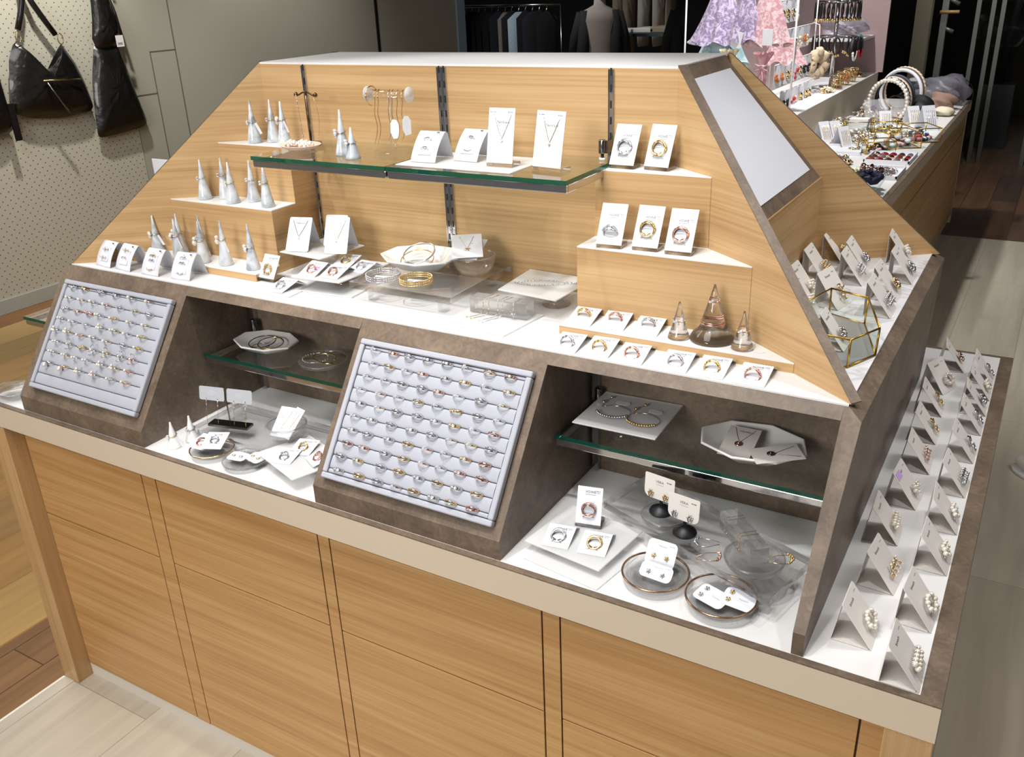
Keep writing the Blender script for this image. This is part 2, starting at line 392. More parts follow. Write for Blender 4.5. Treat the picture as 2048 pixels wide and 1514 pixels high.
# front rails above the bays and slab top
for x0, x1 in ((-1.56, -1.0796), (-.675, -.197)):
    g = MB(); z2 = 1.146; y2 = y0 + (z2 - zl) * sl
    g.prism([(x0, y2, z2), (x0, yt, h - .003), (x0, yk, h - .003), (x0, yk, z2)], (x1 - x0, 0, 0)); P(g.build('top_rail', BROWN))
P(MB().box(-1.56, -.197, yk, .372, .8601, h - .003).build('back_board', BROWN))
# right side panel with sloping front end and chamfered top
XB, XT = -.1802, -.169
b = MB()
b.add([(-.197, y0, .8601), (XB, y0, .8601), (-.197, y0, zl), (XB, y0, zl), (-.197, yt, h - .003), (XT - CHX, yt, h - .003), (XT, yq, zq),
       (-.197, 1.068, h - .003), (XT - CHX, 1.068, h - .003), (XT, 1.0885, zq), (XB, 1.0885, .8601), (-.197, 1.0885, .8601)],
      [(0, 1, 3, 2), (2, 3, 6, 5, 4), (1, 10, 9, 6, 3), (6, 9, 8, 5), (4, 5, 8, 7), (7, 8, 9, 10, 11), (0, 2, 4, 7, 11), (0, 11, 10, 1)])
P(b.build('side_panel', BROWN))
P(MB().box(-1.56, -.197, 1.06, 1.0885, .8601, h - .003).build('rear_board', BROWN))
# white top sheet of the case
g = MB(); g.prism([(-1.964, yt + .001, h - .0028), (-.191, yt + .001, h - .0028), (-.191, 1.067, h - .0028), (-1.964, 1.067, h - .0028)], (0, 0, .0028)); P(g.build('top_sheet', WHITE))

# --- upper oak display stand: ridge with four diagonal wings, steps, felt panel
st = thing('display_stand', 'tall oak display stand with diagonal wings, stepped ends and white top', 'display stand', (-1.07, .63, ZS))
def P(o): o.parent = st; o.matrix_parent_inverse = Matrix.Translation((1.07, -.63, -ZS)); return o
ZT = 1.596; TL, TR, YF, YB = -1.557, -.578, .50, .77
BL, BR_, YFB, YBB = -1.962, -.188, .207, 1.066
P(MB().box(TL, TR, YF, YF + .018, ZS + .0002, ZT - .004).build('back_panel', W_OAK))
P(MB().box(TL, TR, YB - .018, YB, ZS + .0002, ZT - .004).build('rear_panel', W_OAK))
P(MB().box(TL, TR, YF, YB, ZT - .004, ZT).build('top_board', WHITE))
def wing(tx, ty, bx, by, inward):
    """vertical board under a hip line; thickness offset along inward"""
    n = Vector(inward) * .018
    g = MB(); z0 = ZS + .0002
    g.prism([(tx, ty, z0), (tx, ty, ZT - .0005), (bx, by, ZS + .0004), (bx, by, z0)], n)
    P(g.build('wing', W_OAK))
    g = MB(); up = Vector((0, 0, .0022))
    d = (Vector((bx, by, ZS)) - Vector((tx, ty, ZT)))
    a = Vector((tx, ty, ZT - .0004)); b2 = Vector((bx, by, ZS + .0005)) 
    g.prism([a, b2, b2 + n, a + n], up); P(g.build('wing_edge', BROWN))
def perp(dx, dy, s):
    l = math.hypot(dx, dy); return (-dy / l * s, dx / l * s, 0)
wing(TR, YF, BR_, YFB, perp(BR_ - TR, YFB - YF, 1))
wing(TR, YB, BR_, YBB, perp(BR_ - TR, YBB - YB, -1))
wing(TL, YF, BL, YFB, perp(BL - TL, YFB - YF, -1))
wing(TL, YB, BL, YBB, perp(BL - TL, YBB - YB, 1))
# felt-faced sloping panels and the board under them, right end and left end
def end_face(tx, sx):
    zb = 1.344; xb = tx + .175 * sx; fa = .175 / .393
    yf = YF - .295 * fa; yb = YB + .297 * fa
    n = Vector((-.252 * sx, 0, -.175)).normalized() * .02
    e = .0185
    g = MB(); g.prism([(tx, YF + e, ZT - .002), (tx, YB - e, ZT - .002), (xb, yb - e, zb), (xb, yf + e + .006, zb)], n); P(g.build('sloping_panel', BROWN))
    n2 = -n.normalized() * .0016
    def lerp(u, v):   # v: along the slope 0..1, u: across 0..1
        a = Vector((tx, YF, ZT - .002)).lerp(Vector((xb, yf, zb)), v); b = Vector((tx, YB, ZT - .002)).lerp(Vector((xb, yb, zb)), v)
        return a.lerp(b, u)
    g = MB(); g.prism([lerp(.17, .09), lerp(.83, .09), lerp(.90, .90), lerp(.10, .90)], n2); P(g.build('felt_pad', mat('white_felt', srgb(222, 224, 232), .95)))
    g = MB(); g.box(min(xb, xb - .016 * sx), max(xb, xb - .016 * sx), yf + .022, yb - .02, ZS + .0002, zb + .004); P(g.build('end_board', W_OAK))
end_face(TR, 1); end_face(TL, -1)
# steps
def wy(x, side): return YF - (x - TR) * (.293 / .39) if side > 0 else YF - (TL - x) * (.293 / .405)
for side in (1, -1):
    inner = -.70 if side > 0 else -1.437
    for y, z, ye in ((.283, 1.183, .355), (.355, 1.306, .430), (.430, 1.428, YF - .0005)):
        tx = TR + (YF - y) * .39 / .293 if side > 0 else TL - (YF - y) * .405 / .293
        px = TR if side > 0 else TL
        e = .0012 * side
        ex = TR + (YF - ye) * .39 / .293 if side > 0 else TL - (YF - ye) * .405 / .293
        base = [(inner, y, 0), (tx - e, y, 0), (ex - e, ye, 0), (inner, ye, 0)]
        z0 = ZS + .0002
        g = MB(); g.prism([(a, b, z0) for a, b, c in base], (0, 0, z - .0022 - z0)); P(g.build('step', W_OAK))
        g = MB(); g.prism([(a, b, z - .0022) for a, b, c in base], (0, 0, .0022)); P(g.build('step_top', WHITE))
# slotted standards
for x in (-1.4285, -1.0725, -1.0615, -.7015):
    g = MB(); wd = .009
    g.box(x - wd / 2, x + wd / 2, YF - .0022, YF - .0002, ZS + .02, ZT - .006)
    for s_ in (-1, 1): g.box(x + s_ * wd / 2 - .0007, x + s_ * wd / 2 + .0007, YF - .004, YF - .0002, ZS + .02, ZT - .006)
    o = P(g.build('slotted_standard', CHROME))
    g = MB()
    for k in range(14):
        zz = ZS + .05 + k * .028; g.box(x - .0016, x + .0016, YF - .0026, YF - .0021, zz, zz + .013)
    q = g.build('slots', BLACK, o)
# --- glass shelf of the stand: two panes on chrome brackets
def shelf(name, label, x0, x1, yf, yb, z, joint, t=.008, rail=.014):
    s = thing(name, label, 'shelf', ((x0 + x1) / 2, (yf + yb) / 2, z - t))
    def Q(o): o.parent = s; o.matrix_parent_inverse = Matrix.Translation(s.location).inverted(); return o
    xs = [x0] + joint + [x1]
    for a, b in zip(xs[:-1], xs[1:]):
        g = MB(); g.box(a + .001, b - .001, yf, yb, z - t, z); g.cur = 0
        o = Q(g.build('glass_pane', [PANE, GREEN]))
        for p in o.data.polygons:
            if p.normal.y < -.9 or (abs(p.normal.x) > .9 and abs(p.center.x - x0) > .1): p.material_index = 1
        g = MB(); zz = z - t - .0005
        g.box(a + .002, b - .002, yf + .003, yf + .011, zz - rail, zz)
        Q(bev(g.build('front_rail', CHROME), .002))
        for xx in (a + .002, b - .008):
            Q(bev(MB().box(xx, xx + .006, yf + .011, yb, zz - rail, zz).build('side_rail', CHROME), .0015))
    return s
shelf('glass_shelf', 'green-edged glass shelf on chrome rails across the upper oak back panel', -1.40, -.682, .283, .495, 1.436, [-1.057])
for xx in (-.705,):
    t = thing('shelf_clamp', 'chrome screw clamp at the right end of the upper glass shelf', 'clamp', (xx, .47, 1.4365))
    MB().lathe([(.006, .0), (.006, .004)], 12).build('washer', PORC, t)
    MB().lathe([(.003, .004), (.003, .012)], 10).build('screw', BLACK, t)
    MB().lathe([(.0065, .012), (.007, .014), (.007, .034), (.006, .036)], 16).build('knob', STEEL, t)
    MB().box(.004, .010, .0, .022, .012, .034).build('bracket', STEEL, t)
shelf('glass_shelf', 'dark glass shelf in the left bay with a white octagonal plate', -1.558, -1.082, .205, .362, 1.008, [])
shelf('glass_shelf', 'dark glass shelf in the right bay between two brown walls', -.673, -.199, .205, .362, 1.008, [])
for x0 in (-1.5545, -.6695):
    o = MB().box(x0, x0 + .012, .352, .3655, .865, 1.14).build('slotted_standard', CHROME, dc); o.matrix_parent_inverse = Matrix.Translation((1.08, -.5, -ZC))
    t = thing('shelf_clamp', 'dark chrome shelf clamp at the rear corner of the %s bay' % ('left' if x0 < -1 else 'right'), 'clamp', (x0 + .017, .345, 1.0085))
    MB().lathe([(.005, 0), (.0055, .002), (.0055, .005)], 12).build('washer', PORC, t); MB().lathe([(.0065, .008), (.007, .01), (.007, .034), (.006, .036)], 14).build('knob', STEEL, t); MB().lathe([(.003, .005), (.003, .009)], 10).build('screw', BLACK, t)

# ================================================================ JEWELLERY BUILDERS
def circ(r, n, c=(0, 0, 0), ax='y', ph=0, a0=0, a1=2 * math.pi, sq=1):
    out = []
    m = n if abs(a1 - a0 - 2 * math.pi) < 1e-6 else n - 1
    for i in range(n):
        a = a0 + (a1 - a0) * i / m + ph; p, q = r * math.cos(a), r * math.sin(a) * sq
        out.append({'y': (c[0] + p, c[1], c[2] + q), 'z': (c[0] + p, c[1] + q, c[2]), 'x': (c[0], c[1] + p, c[2] + q)}[ax])
    return out
def tray_ring(kind, seed):
    """a finger ring standing upright (axis along y); slot 0 metal, slot 1 stone or pearl"""
    r = random.Random(seed); g = MB(); R0 = .0100
    w_ = [.0011, .0014, .0012][seed % 3]
    if kind == 'band':
        for dy in (-.0012, 0, .0012): g.tube(circ(R0, 22, (0, dy, 0)), w_ * .8, 5, True)
        g.cur = 1
        for a in range(-4, 5): g.gem((R0 * math.sin(a * .13), 0, R0 * math.cos(a * .13) + .0006), .0011)
    elif kind == 'cross':
        for t in (-.22, .22): g.tube([(x, y + z * t, z) for x, y, z in circ(R0, 22)], w_, 5, True)
        g.cur = 1
        for a in range(-3, 4): g.gem((R0 * math.sin(a * .16), R0 * math.cos(a * .16) * .2 * (1 if a > 0 else -1), R0 * math.cos(a * .16) + .0008), .0012)
    elif kind == 'solitaire':
        g.tube(circ(R0, 22), w_, 5, True); g.cur = 1; g.gem((0, 0, R0 + .0018), .0030)
        for s_ in (-1, 1): g.gem((s_ * .0036, 0, R0 + .0004), .0015)
    elif kind == 'cluster':
        g.tube(circ(R0, 22), w_, 5, True); g.cur = 1
        for a in range(6): g.gem((.0026 * math.cos(a * 1.05), .0026 * math.sin(a * 1.05), R0 + .0012), .0015)
        g.gem((0, 0, R0 + .0022), .0022)
    elif kind == 'twist':
        n = 26
        for ph in (0, math.pi):
            g.tube([((R0 + .0011 * math.cos(5 * a + ph)) * math.cos(a), .0016 * math.sin(5 * a + ph), (R0 + .0011 * math.cos(5 * a + ph)) * math.sin(a)) for a in [2 * math.pi * i / n for i in range(n)]], w_, 5, True)
        g.cur = 1; g.gem((0, 0, R0 + .0014), .0014)
    elif kind == 'pearl':
        g.tube(circ(R0, 22), w_, 5, True); g.cur = 1; g.ball((0, 0, R0 + .0028), .0033, 10, 6)
    elif kind == 'pearls2':
        g.tube(circ(R0, 22), w_, 5, True); g.cur = 1
        g.ball((-.0034, -.0004, R0 + .002), .003, 8, 6); g.ball((.003, .0005, R0 + .0016), .0024, 8, 6)
    elif kind == 'pearls3':
        g.tube(circ(R0, 22), w_, 5, True); g.cur = 1
        for x, y in ((-.003, -.002), (.003, -.0022), (0, .0034)): g.ball((x, y, R0 + .0026), .0031, 8, 6)
    elif kind == 'drop':
        g.tube(circ(R0, 22), w_ * 1.3, 5, True); g.cur = 1; g.ball((-.004, -.006, R0 + .0002), .0046, 10, 7, (1, 1.15, .9))
    elif kind == 'loop':
        g.tube(circ(R0, 22), w_, 5, True)
        g.tube([(.0055 * math.cos(a), .0105 * math.sin(a), R0 + .001) for a in [2 * math.pi * i / 20 for i in range(20)]], .0007, 5, True)
        g.cur = 1; g.ball((0, 0, R0 + .0022), .0026, 8, 6)
    elif kind == 'leaf':
        g.tube(circ(R0, 22), w_, 5, True)
        for k in range(4):
            c = (.001 + k * .0022, 0, R0 - k * .0006)
            g.tube([(c[0], c[1] - .0035, c[2]), (c[0] + .0012, c[1], c[2] + .0012), (c[0] + .0004, c[1] + .0035, c[2])], [.0003, .0011, .0003], 5)
        g.cur = 1; g.ball((-.0034, 0, R0 + .0022), .0030, 8, 6)
    for i, v in enumerate(g.v): g.v[i] = (v[0] * 1.12, v[1] * 1.2, v[2] * 1.12)
    return g
_rm = {}
MNAME = {'silver': SILVER, 'gold': GOLD, 'rose': ROSE}
WORD = {'silver': 'silver', 'gold': 'gold', 'rose': 'rose gold'}
def ring_mesh(kind, metal, seed=0):
    k = (kind, metal, seed % 3)
    if k not in _rm:
        _rm[k] = tray_ring(kind, seed).mesh('ring', [MNAME[metal], PEARL if kind[:5] == 'pearl' or kind in ('drop', 'loop', 'leaf') else GEM])
    return _rm[k]

# ---------------------------------------------------------------- ring trays
SLOPE = math.atan2(1.1655 - .897, .2045 - .0134)
NUM = ['one', 'two', 'three', 'four', 'five', 'six', 'seven', 'eight', 'nine', 'ten']
ORD = ['first', 'second', 'third', 'fourth', 'fifth', 'sixth', 'seventh', 'eighth', 'ninth', 'tenth']
def ring_tray(x0, wd, ht, base, label, n_rows, v0, pitch):
    """tray lying on the sloping front; local x across, y up the slope, z out of it"""
    t = thing('ring_tray', label, 'ring tray', base, rot=(SLOPE, 0, 0))
    f = .011; T = .014
    g = MB()
    for a in ((0, wd, 0, f), (0, wd, ht - f, ht), (0, f, f, ht - f), (wd - f, wd, f, ht - f)): g.box(a[0], a[1], a[2], a[3], .0003, T)
    bev(g.build('frame', FELT, t), .003, 3)
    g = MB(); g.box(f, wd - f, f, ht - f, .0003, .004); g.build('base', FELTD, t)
    edges = [f + .0006] + [v0 + pitch * k for k in range(n_rows)] + [ht - f - .0006]
    g = MB()
    for a, b in zip(edges[:-1], edges[1:]):
        m = (a + b) / 2; hw = (b - a) / 2 - .0005; n = 8
        prof = [(f + .0015, m - hw, .0035)] + [(f + .0015, m + hw * math.cos(math.pi - math.pi * i / n) * (1 if True else 1), .0075 + min(.0035, hw * .8) * math.sin(math.pi * i / n) ** .6) for i in range(n + 1)] + [(f + .0015, m + hw, .0035)]
        g.prism(prof, (wd - 2 * f - .003, 0, 0), False)
    g.build('foam_rolls', FELT, t)
    return t
C_, S_ = math.cos(SLOPE), math.sin(SLOPE)
def on_slope(base, u, v, q):
    return (base[0] + u, base[1] + v * C_ - q * S_, base[2] + v * S_ + q * C_)
TB_R = (-1.0585, .0248 - .0002, .9130); TB_L = (-1.9485, .0290 - .0002, .9190)
ring_tray(0, .3685, .2680, TB_R, 'pale grey felt ring tray packed with crystal rings, on the middle sloping block', 10, .0203, .02555)
ring_tray(0, .3685, .2630, TB_L, 'pale grey felt tray of pearl rings, two rows empty, on the left block', 9, .0370, .0262)
cols8 = [.0385, .0795, .1210, .1630, .2050, .2450, .2870, .3300]
LR = [.0385, .0808, .1171, .1577, .1991, .2406, .2874, .3287, .0427, .0797, .1194, .1548, .2046, .2444, .2884, .3341, .0395, .0799, .1185, .162, .1977, .2398, .2855, .33, .0321, .0777, .1184, .1618, .203, .2431, .2887, .3299, .0405, .0836, .1238, .1689, .2081, .2472, .2882, .3278, .0365, .0753, .1196, .1644, .2087, .2491, .2895, .3291, .0403, .0758, .1237, .1657, .2072, .2458, .2866, .3262, .0382, .0758, .1248, .1656, .2076, .2438, .2831, .3275, .0322, .0711, .1235, .1642, .2064, .2454, .2848, .3261, .0357, .0834, .1253, .1661, .2046, .2459, .2822, .3251]
met = ('srssssgr' 'sgsrsgsg' 'ssssrssg' 'srsgsgss' 'sgsssgsr' 'sssssrgs' 'sssgrsgr' 'rrsgrsrr' 'sgsgsgsg' 'sgsrgsgr')[:80]
kin = ('cbxbbcxb' 'sxsbbbcb' 'scxxbsxs' 'scsxslxs' 'bsxxbbcx' 'sbxbxscx' 'bxbxcsbx' 'xbxxcsbx' 'xbxxbxbx' 'bxxsxbxx')
KIND = {'c': 'cluster', 'b': 'band', 'x': 'cross', 's': 'solitaire', 'l': 'twist'}
KW = {'cluster': 'crystal cluster ring', 'band': 'triple band crystal ring', 'cross': 'crossover crystal ring', 'solitaire': 'single stone ring', 'twist': 'twisted ring',
      'pearl': 'single pearl ring', 'pearls2': 'two pearl ring', 'pearls3': 'three pearl ring', 'drop': 'large pearl drop ring', 'loop': 'long oval loop ring', 'leaf': 'leaf ring with pearl'}
MM = {'s': 'silver', 'g': 'gold', 'r': 'rose'}
i = 0
for r_ in range(10):
    for c_ in range(8):
        mt = MM[met[i]]; kd = KIND[kin[i]]
        p = on_slope(TB_R, LR[i], .2503 - r_ * .02555, .0098)
        o = put('finger_ring', ring_mesh(kd, mt, i), None, p, (SLOPE + R(rnd.uniform(-6, 6)), 0, R(rnd.uniform(-5, 5))))
        tag(o, f"{WORD[mt]} {KW[kd]}, middle tray row {NUM[r_]}, {ORD[c_]} from left", 'ring', 'crystal rings in the middle tray')
        i += 1
LL = [[.04, .0796, .1406, .1891, .245, .3019], [.0397, .0849, .1254, .1726, .2167, .2682, .3149], [.036, .0812, .1228, .1604, .2104, .2671, .3152], [.0386, .0781, .1257, .1792, .2241, .2676, .3171],
      [.0338, .0761, .1215, .1649, .211, .2654, .3175], [.0489, .0948, .1375, .1815, .2241, .274, .3123], [.0464, .095, .1311, .1688, .2215, .2648, .3127], [.0462, .1007, .1566, .2085, .2643, .3131]]
LM = ['sgssss', 'sgsgsgs', 'srrsgss', 'sgsgsgg', 'sggsgsg', 'ssgsgsg', 'sgsggsr', 'sgsgsg']
LM = ['sgsssr', 'sgsrsgs', 'srrsgsg', 'ssssgsg', 'sgrsgsg', 'ssgsgsr', 'sgsssgr', 'sgsrsg']
LK = [['twist', 'band', 'twist', 'band', 'pearl', 'pearl'], ['pearl'] * 4 + ['cluster', 'cluster', 'cross'], ['twist', 'band', 'twist', 'pearls2', 'leaf', 'pearl', 'pearl'],
      ['pearls2', 'pearl', 'cluster', 'pearls3', 'pearls2', 'pearl', 'leaf'], ['pearls3', 'pearls3', 'leaf', 'pearl', 'pearl', 'cross', 'leaf'],
      ['pearls2', 'loop', 'twist', 'loop', 'loop', 'loop', 'loop'], ['pearls2', 'pearls2', 'pearls2', 'pearls2', 'pearls3', 'pearls3', 'leaf'], ['drop', 'drop', 'pearls3', 'pearls3', 'leaf', 'leaf']]
for r_ in range(8):
    for c_, u_ in enumerate(LL[r_]):
        mt = MM[LM[r_][c_]]; kd = LK[r_][c_]
        p = on_slope(TB_L, u_, .2466 - r_ * .0262, .0098)
        o = put('finger_ring', ring_mesh(kd, mt, r_ + c_), None, p, (SLOPE + R(rnd.uniform(-6, 6)), 0, R(rnd.uniform(-6, 6))))
        tag(o, f"{WORD[mt]} {KW[kd]}, left tray row {NUM[r_]}, {ORD[c_]} from left", 'ring', 'rings in the left tray')

# ---------------------------------------------------------------- marbled ring cones
MARB = mat('marbled_ceramic', srgb(222, 226, 230), .22, coat=.4)
n1 = N(MARB, 'ShaderNodeTexNoise', Scale=13.0, Detail=3.0, Distortion=2.2)
_t = N(MARB, 'ShaderNodeTexCoord'); _i = N(MARB, 'ShaderNodeObjectInfo'); _a = N(MARB, 'ShaderNodeVectorMath', operation='ADD'); _m = N(MARB, 'ShaderNodeVectorMath', operation='SCALE')
L(MARB, _i.outputs['Location'], _m.inputs[0]); _m.inputs['Scale'].default_value = 17; L(MARB, _t.outputs['Object'], _a.inputs[0]); L(MARB, _m.outputs[0], _a.inputs[1]); L(MARB, _a.outputs[0], n1.inputs['Vector'])
L(MARB, ramp(MARB, n1.outputs['Fac'], [(.33, srgb(150, 158, 165)), (.5, srgb(200, 205, 209)), (.66, srgb(222, 224, 226))]), bsdf(MARB).inputs['Base Color'])
def cone_mesh(h, r, m):
    g = MB(); pr = [(0, 0), (r * .95, 0), (r, .0012)]
    for k in range(1, 13):
        t = k / 12; pr.append((r * (1 - t) ** .92 * (1 - .12 * math.sin(t * 3.1)) + .0012 * (t > .9) * (1 - t) * 8, .0012 + (h - .0012) * t))
    pr[-1] = (0, h); pr[-2] = (.0016, h - .0012)
    g.lathe(pr, 32); return g.mesh('ring_cone', m)
_cm = {}
def cone(x, y, z, h, r, label, group=None, m=None, tilt=(0, 0)):
    m = m or MARB; k = (round(h, 3), r, m.name)
    if k not in _cm: _cm[k] = cone_mesh(h, r, m)
    o = put('ring_cone', _cm[k], None, (x, y, z), (R(tilt[0]), R(tilt[1]), rnd.uniform(0, 6)))
    return tag(o, label, 'ring cone', group)
def cone_ring(x, y, z, h, r, frac, style, metal, label, rot=0, tagside=0, group=None):
    """ring slipped over a cone at height frac*h, ornament at the front (-y side turned by rot)"""
    rr = r * (1 - frac) ** .92 * (1 - .12 * math.sin(frac * 3.1)) + .0009
    t = thing('finger_ring', label, 'ring', (x, y, z + h * frac), rot=(R(6), R(4), rot), group=group)
    g = MB(); g.tube(circ(rr + .0006, 24, ax='z'), .0009, 6, True)
    if style in ('chain',): 
        for k in range(10):
            a = k * .62; g.ball(((rr + .001) * math.cos(a), (rr + .001) * math.sin(a), 0), .0017, 6, 4)
    g.build('band', MNAME[metal], t)
    g = MB(); y_ = -(rr + .004)
    if style == 'pearls': 
        for dx, dz, q in ((-.004, .003, .0046), (.004, .002, .0038), (0, -.005, .0046)): g.ball((dx, y_, dz), q, 10, 6)
    elif style == 'bigpearl': g.ball((-.002, y_ - .001, -.004), .0064, 12, 8); g.ball((.0, y_, .006), .0045, 10, 6)
    elif style == 'flower':
        for k in range(5): g.ball((.0052 * math.cos(k * 1.257), y_, .0052 * math.sin(k * 1.257)), .0036, 8, 5)
    else:
        for dx, dz in ((-.003, 0), (.001, .003), (.003, -.002)): g.gem((dx, y_ + .001, dz), .0032)
    g.build('ornament', PEARL if style in ('pearls', 'bigpearl') else GEM, t)
    if tagside:
        g = MB(); g.box(-.0035, .0035, -.0002, .0002, -.026, 0); o = g.build('price_tag', PAPER, t, (rr * tagside * 1.25, .004, -.002)); o.rotation_euler = (0, R(-22 * tagside), R(40))
    return t
rows = [  # x, y, z, height, ring (frac, style, metal, side-rotation, tag)
    (-1.795, .323, 1.183, .087, 'pearls', 'silver', 'leftmost, front step'), (-1.722, .331, 1.183, .096, 'bigpearl', 'gold', 'rear of the second pair, front step'), (-1.694, .300, 1.183, .093, 'pearls', 'rose', 'front of the second pair, front step'),
    (-1.652, .335, 1.183, .096, 'loop', 'silver', 'rear of the third pair, front step'), (-1.618, .303, 1.183, .094, 'bigpearl', 'gold', 'front of the third pair, front step'), (-1.554, .310, 1.183, .100, 'bigpearl', 'gold', 'second from right, front step'), (-1.470, .310, 1.183, .101, 'flower', 'gold', 'rightmost, front step'),
    (-1.672, .384, 1.306, .090, 'gems', 'silver', 'leftmost, middle step'), (-1.631, .408, 1.306, .092, 'gems', 'gold', 'rear of the middle pair, middle step'), (-1.576, .378, 1.306, .091, 'gems', 'gold', 'front of the middle pair, middle step'), (-1.541, .408, 1.306, .092, 'chain', 'silver', 'rear of the right pair, middle step'), (-1.470, .379, 1.306, .092, 'gems', 'gold', 'front of the right pair, middle step'),
    (-1.557, .452, 1.428, .092, 'gems', 'silver', 'leftmost, top step'), (-1.520, .475, 1.428, .092, 'gems', 'gold', 'rear of the pair, top step'), (-1.468, .455, 1.428, .092, 'pearls', 'gold', 'front of the pair, top step')]
for k, (x, y, z, h_, sty, mt, where) in enumerate(rows):
    cone(x, y, z + .0003, h_, .0165, f'grey marbled ring cone, {where} at the left end', 'marbled ring cones on the left steps')
    tg = (1 if k in (0, 2, 5, 12, 14) else 0)
    w2 = {'pearls': 'pearl cluster', 'bigpearl': 'large pearl', 'loop': 'crystal', 'flower': 'white flower', 'gems': 'crystal', 'chain': 'beaded crystal'}[sty]
    cone_ring(x, y, z + .0003, h_, .0165, .5 + .04 * (k % 3), sty, mt, f'{WORD[mt]} {w2} ring on the cone, {where}', R(-30 - 12 * (k % 3)), tg, 'rings on the marbled cones')
cone(-1.217, .357, 1.4365, .087, .0158, 'tall white marbled ring cone on the glass shelf', None); cone_ring(-1.217, .357, 1.4365, .087, .0158, .5, 'flower', 'rose', 'rose gold flower ring on the tall shelf cone', R(-50))
cone(-1.170, .330, 1.4365, .059, .0155, 'short white ring cone on the glass shelf'); cone_ring(-1.170, .330, 1.4365, .059, .0155, .52, 'flower', 'silver', 'silver flower ring on the short shelf cone', R(-40), 0)
cone(-1.505, .047, ZC, .059, .0155, 'small white ring cone nearest the front in the left bay', None, PORC); cone_ring(-1.505, .047, ZC, .059, .0155, .48, 'gems', 'gold', 'gold ring on the front cone in the left bay', R(-20), 1)
cone(-1.492, .085, ZC, .060, .0155, 'small white ring cone just behind another in the left bay', None, PORC); cone_ring(-1.492, .085, ZC, .060, .0155, .5, 'gems', 'silver', 'silver ring on the rear cone in the left bay', R(10), 1)

# ---------------------------------------------------------------- ring cards
def panel(w_, h_, t=.0005, rad=.0, scal=False, flap=0, flap_ang=0):
    """card lying in local x (width), y (height), thickness z; optional scalloped top"""
    pts = []
    if rad:
        for cx, cy, a0 in ((w_ / 2 - rad, rad, -90), (w_ / 2 - rad, h_ - rad, 0), (-w_ / 2 + rad, h_ - rad, 90), (-w_ / 2 + rad, rad, 180)):
            for k in range(5): a = R(a0 + k * 22.5); pts.append((cx + rad * math.cos(a), cy + rad * math.sin(a), 0))
    elif scal:
        pts = [(-w_ / 2, 0, 0), (w_ / 2, 0, 0)]; n = 11
        for k in range(n):
            for q in (0, .3, .7, 1): pts.append((w_ / 2 - w_ * (k + q) / n, h_ + (.0011 if q in (.3, .7) else 0), 0))
    else: pts = [(-w_ / 2, 0, 0), (w_ / 2, 0, 0), (w_ / 2, h_, 0), (-w_ / 2, h_, 0)]
    g = MB(); g.prism(pts, (0, 0, t)); return g
def card_root(name, label, cat, x, y, z, rz, tilt, group=None):
    """root whose local x is the bottom edge, y runs up the card face, z out of the face"""
    t = thing(name, label, cat, (x, y, z), group=group)
    t.rotation_euler = Euler((R(tilt), 0, R(rz)), 'XYZ')
    return t
def vowe_ring(t, metal, cy, lay, size=1.0, dark=True):
    g = MB(); R0 = .0132 * size
    for k, (a, b) in enumerate(((.30, .0), (-.34, .0010), (.08, -.0020), (-.12, .0030), (.45, .0014))):
        g.tube([(x, y * 1.0, z) for x, y, z in [(p[0], p[2] * math.cos(a), p[2] * math.sin(a) + b) for p in circ(R0 * (1 - .035 * k), 28)]], .0010, 6, True)
    for k in range(13):
        a = R(20 + k * 11.6); g.ball((R0 * math.cos(a), R0 * math.sin(a), .0018), .0018 * size, 6, 4)
    for s_ in (-1, 1):
        g.tube([(-s_ * .0095, -R0 * .95 - .001, .003), (s_ * .0075, -R0 * .45, .004)], .0009, 6)
    M = Matrix.Translation((0, cy, .0022)) @ Matrix.Rotation(R(lay), 4, 'X'); g.xf(M)
    o = g.build('ring', MNAME[metal], t)
    g = MB()
    for k in range(5): g.gem((R0 * .86 * math.cos(R(50 + 20 * k)), R0 * .86 * math.sin(R(50 + 20 * k)), .0018), .0011)
    if dark:
        for s_ in (-1, 1): g.ball((-s_ * .0098, -R0 * .95 - .0012, .003), .0011, 6, 4)
    g.xf(M); g.build('stones', GEM, o)
def lettering(t, s_, x, y, size, m=None, z=.0008, name='lettering'):
    put(name, text_mesh(s_, size, m or INK), t, (x, y, z))
def dashes(t, x, y, n, w_, m=None, z=.0008, name='small_print', h_=.0005):
    g = MB(); r = random.Random(int(abs(x * 1e5 + y * 1e5)) + n); cx = x - w_ / 2; st_ = w_ / n
    for k in range(n): g.box(cx + k * st_, cx + k * st_ + st_ * r.uniform(.5, .85), y, y + h_ * r.uniform(.7, 1.4), z - .0003, z)
    g.build(name, m or LINK, t)
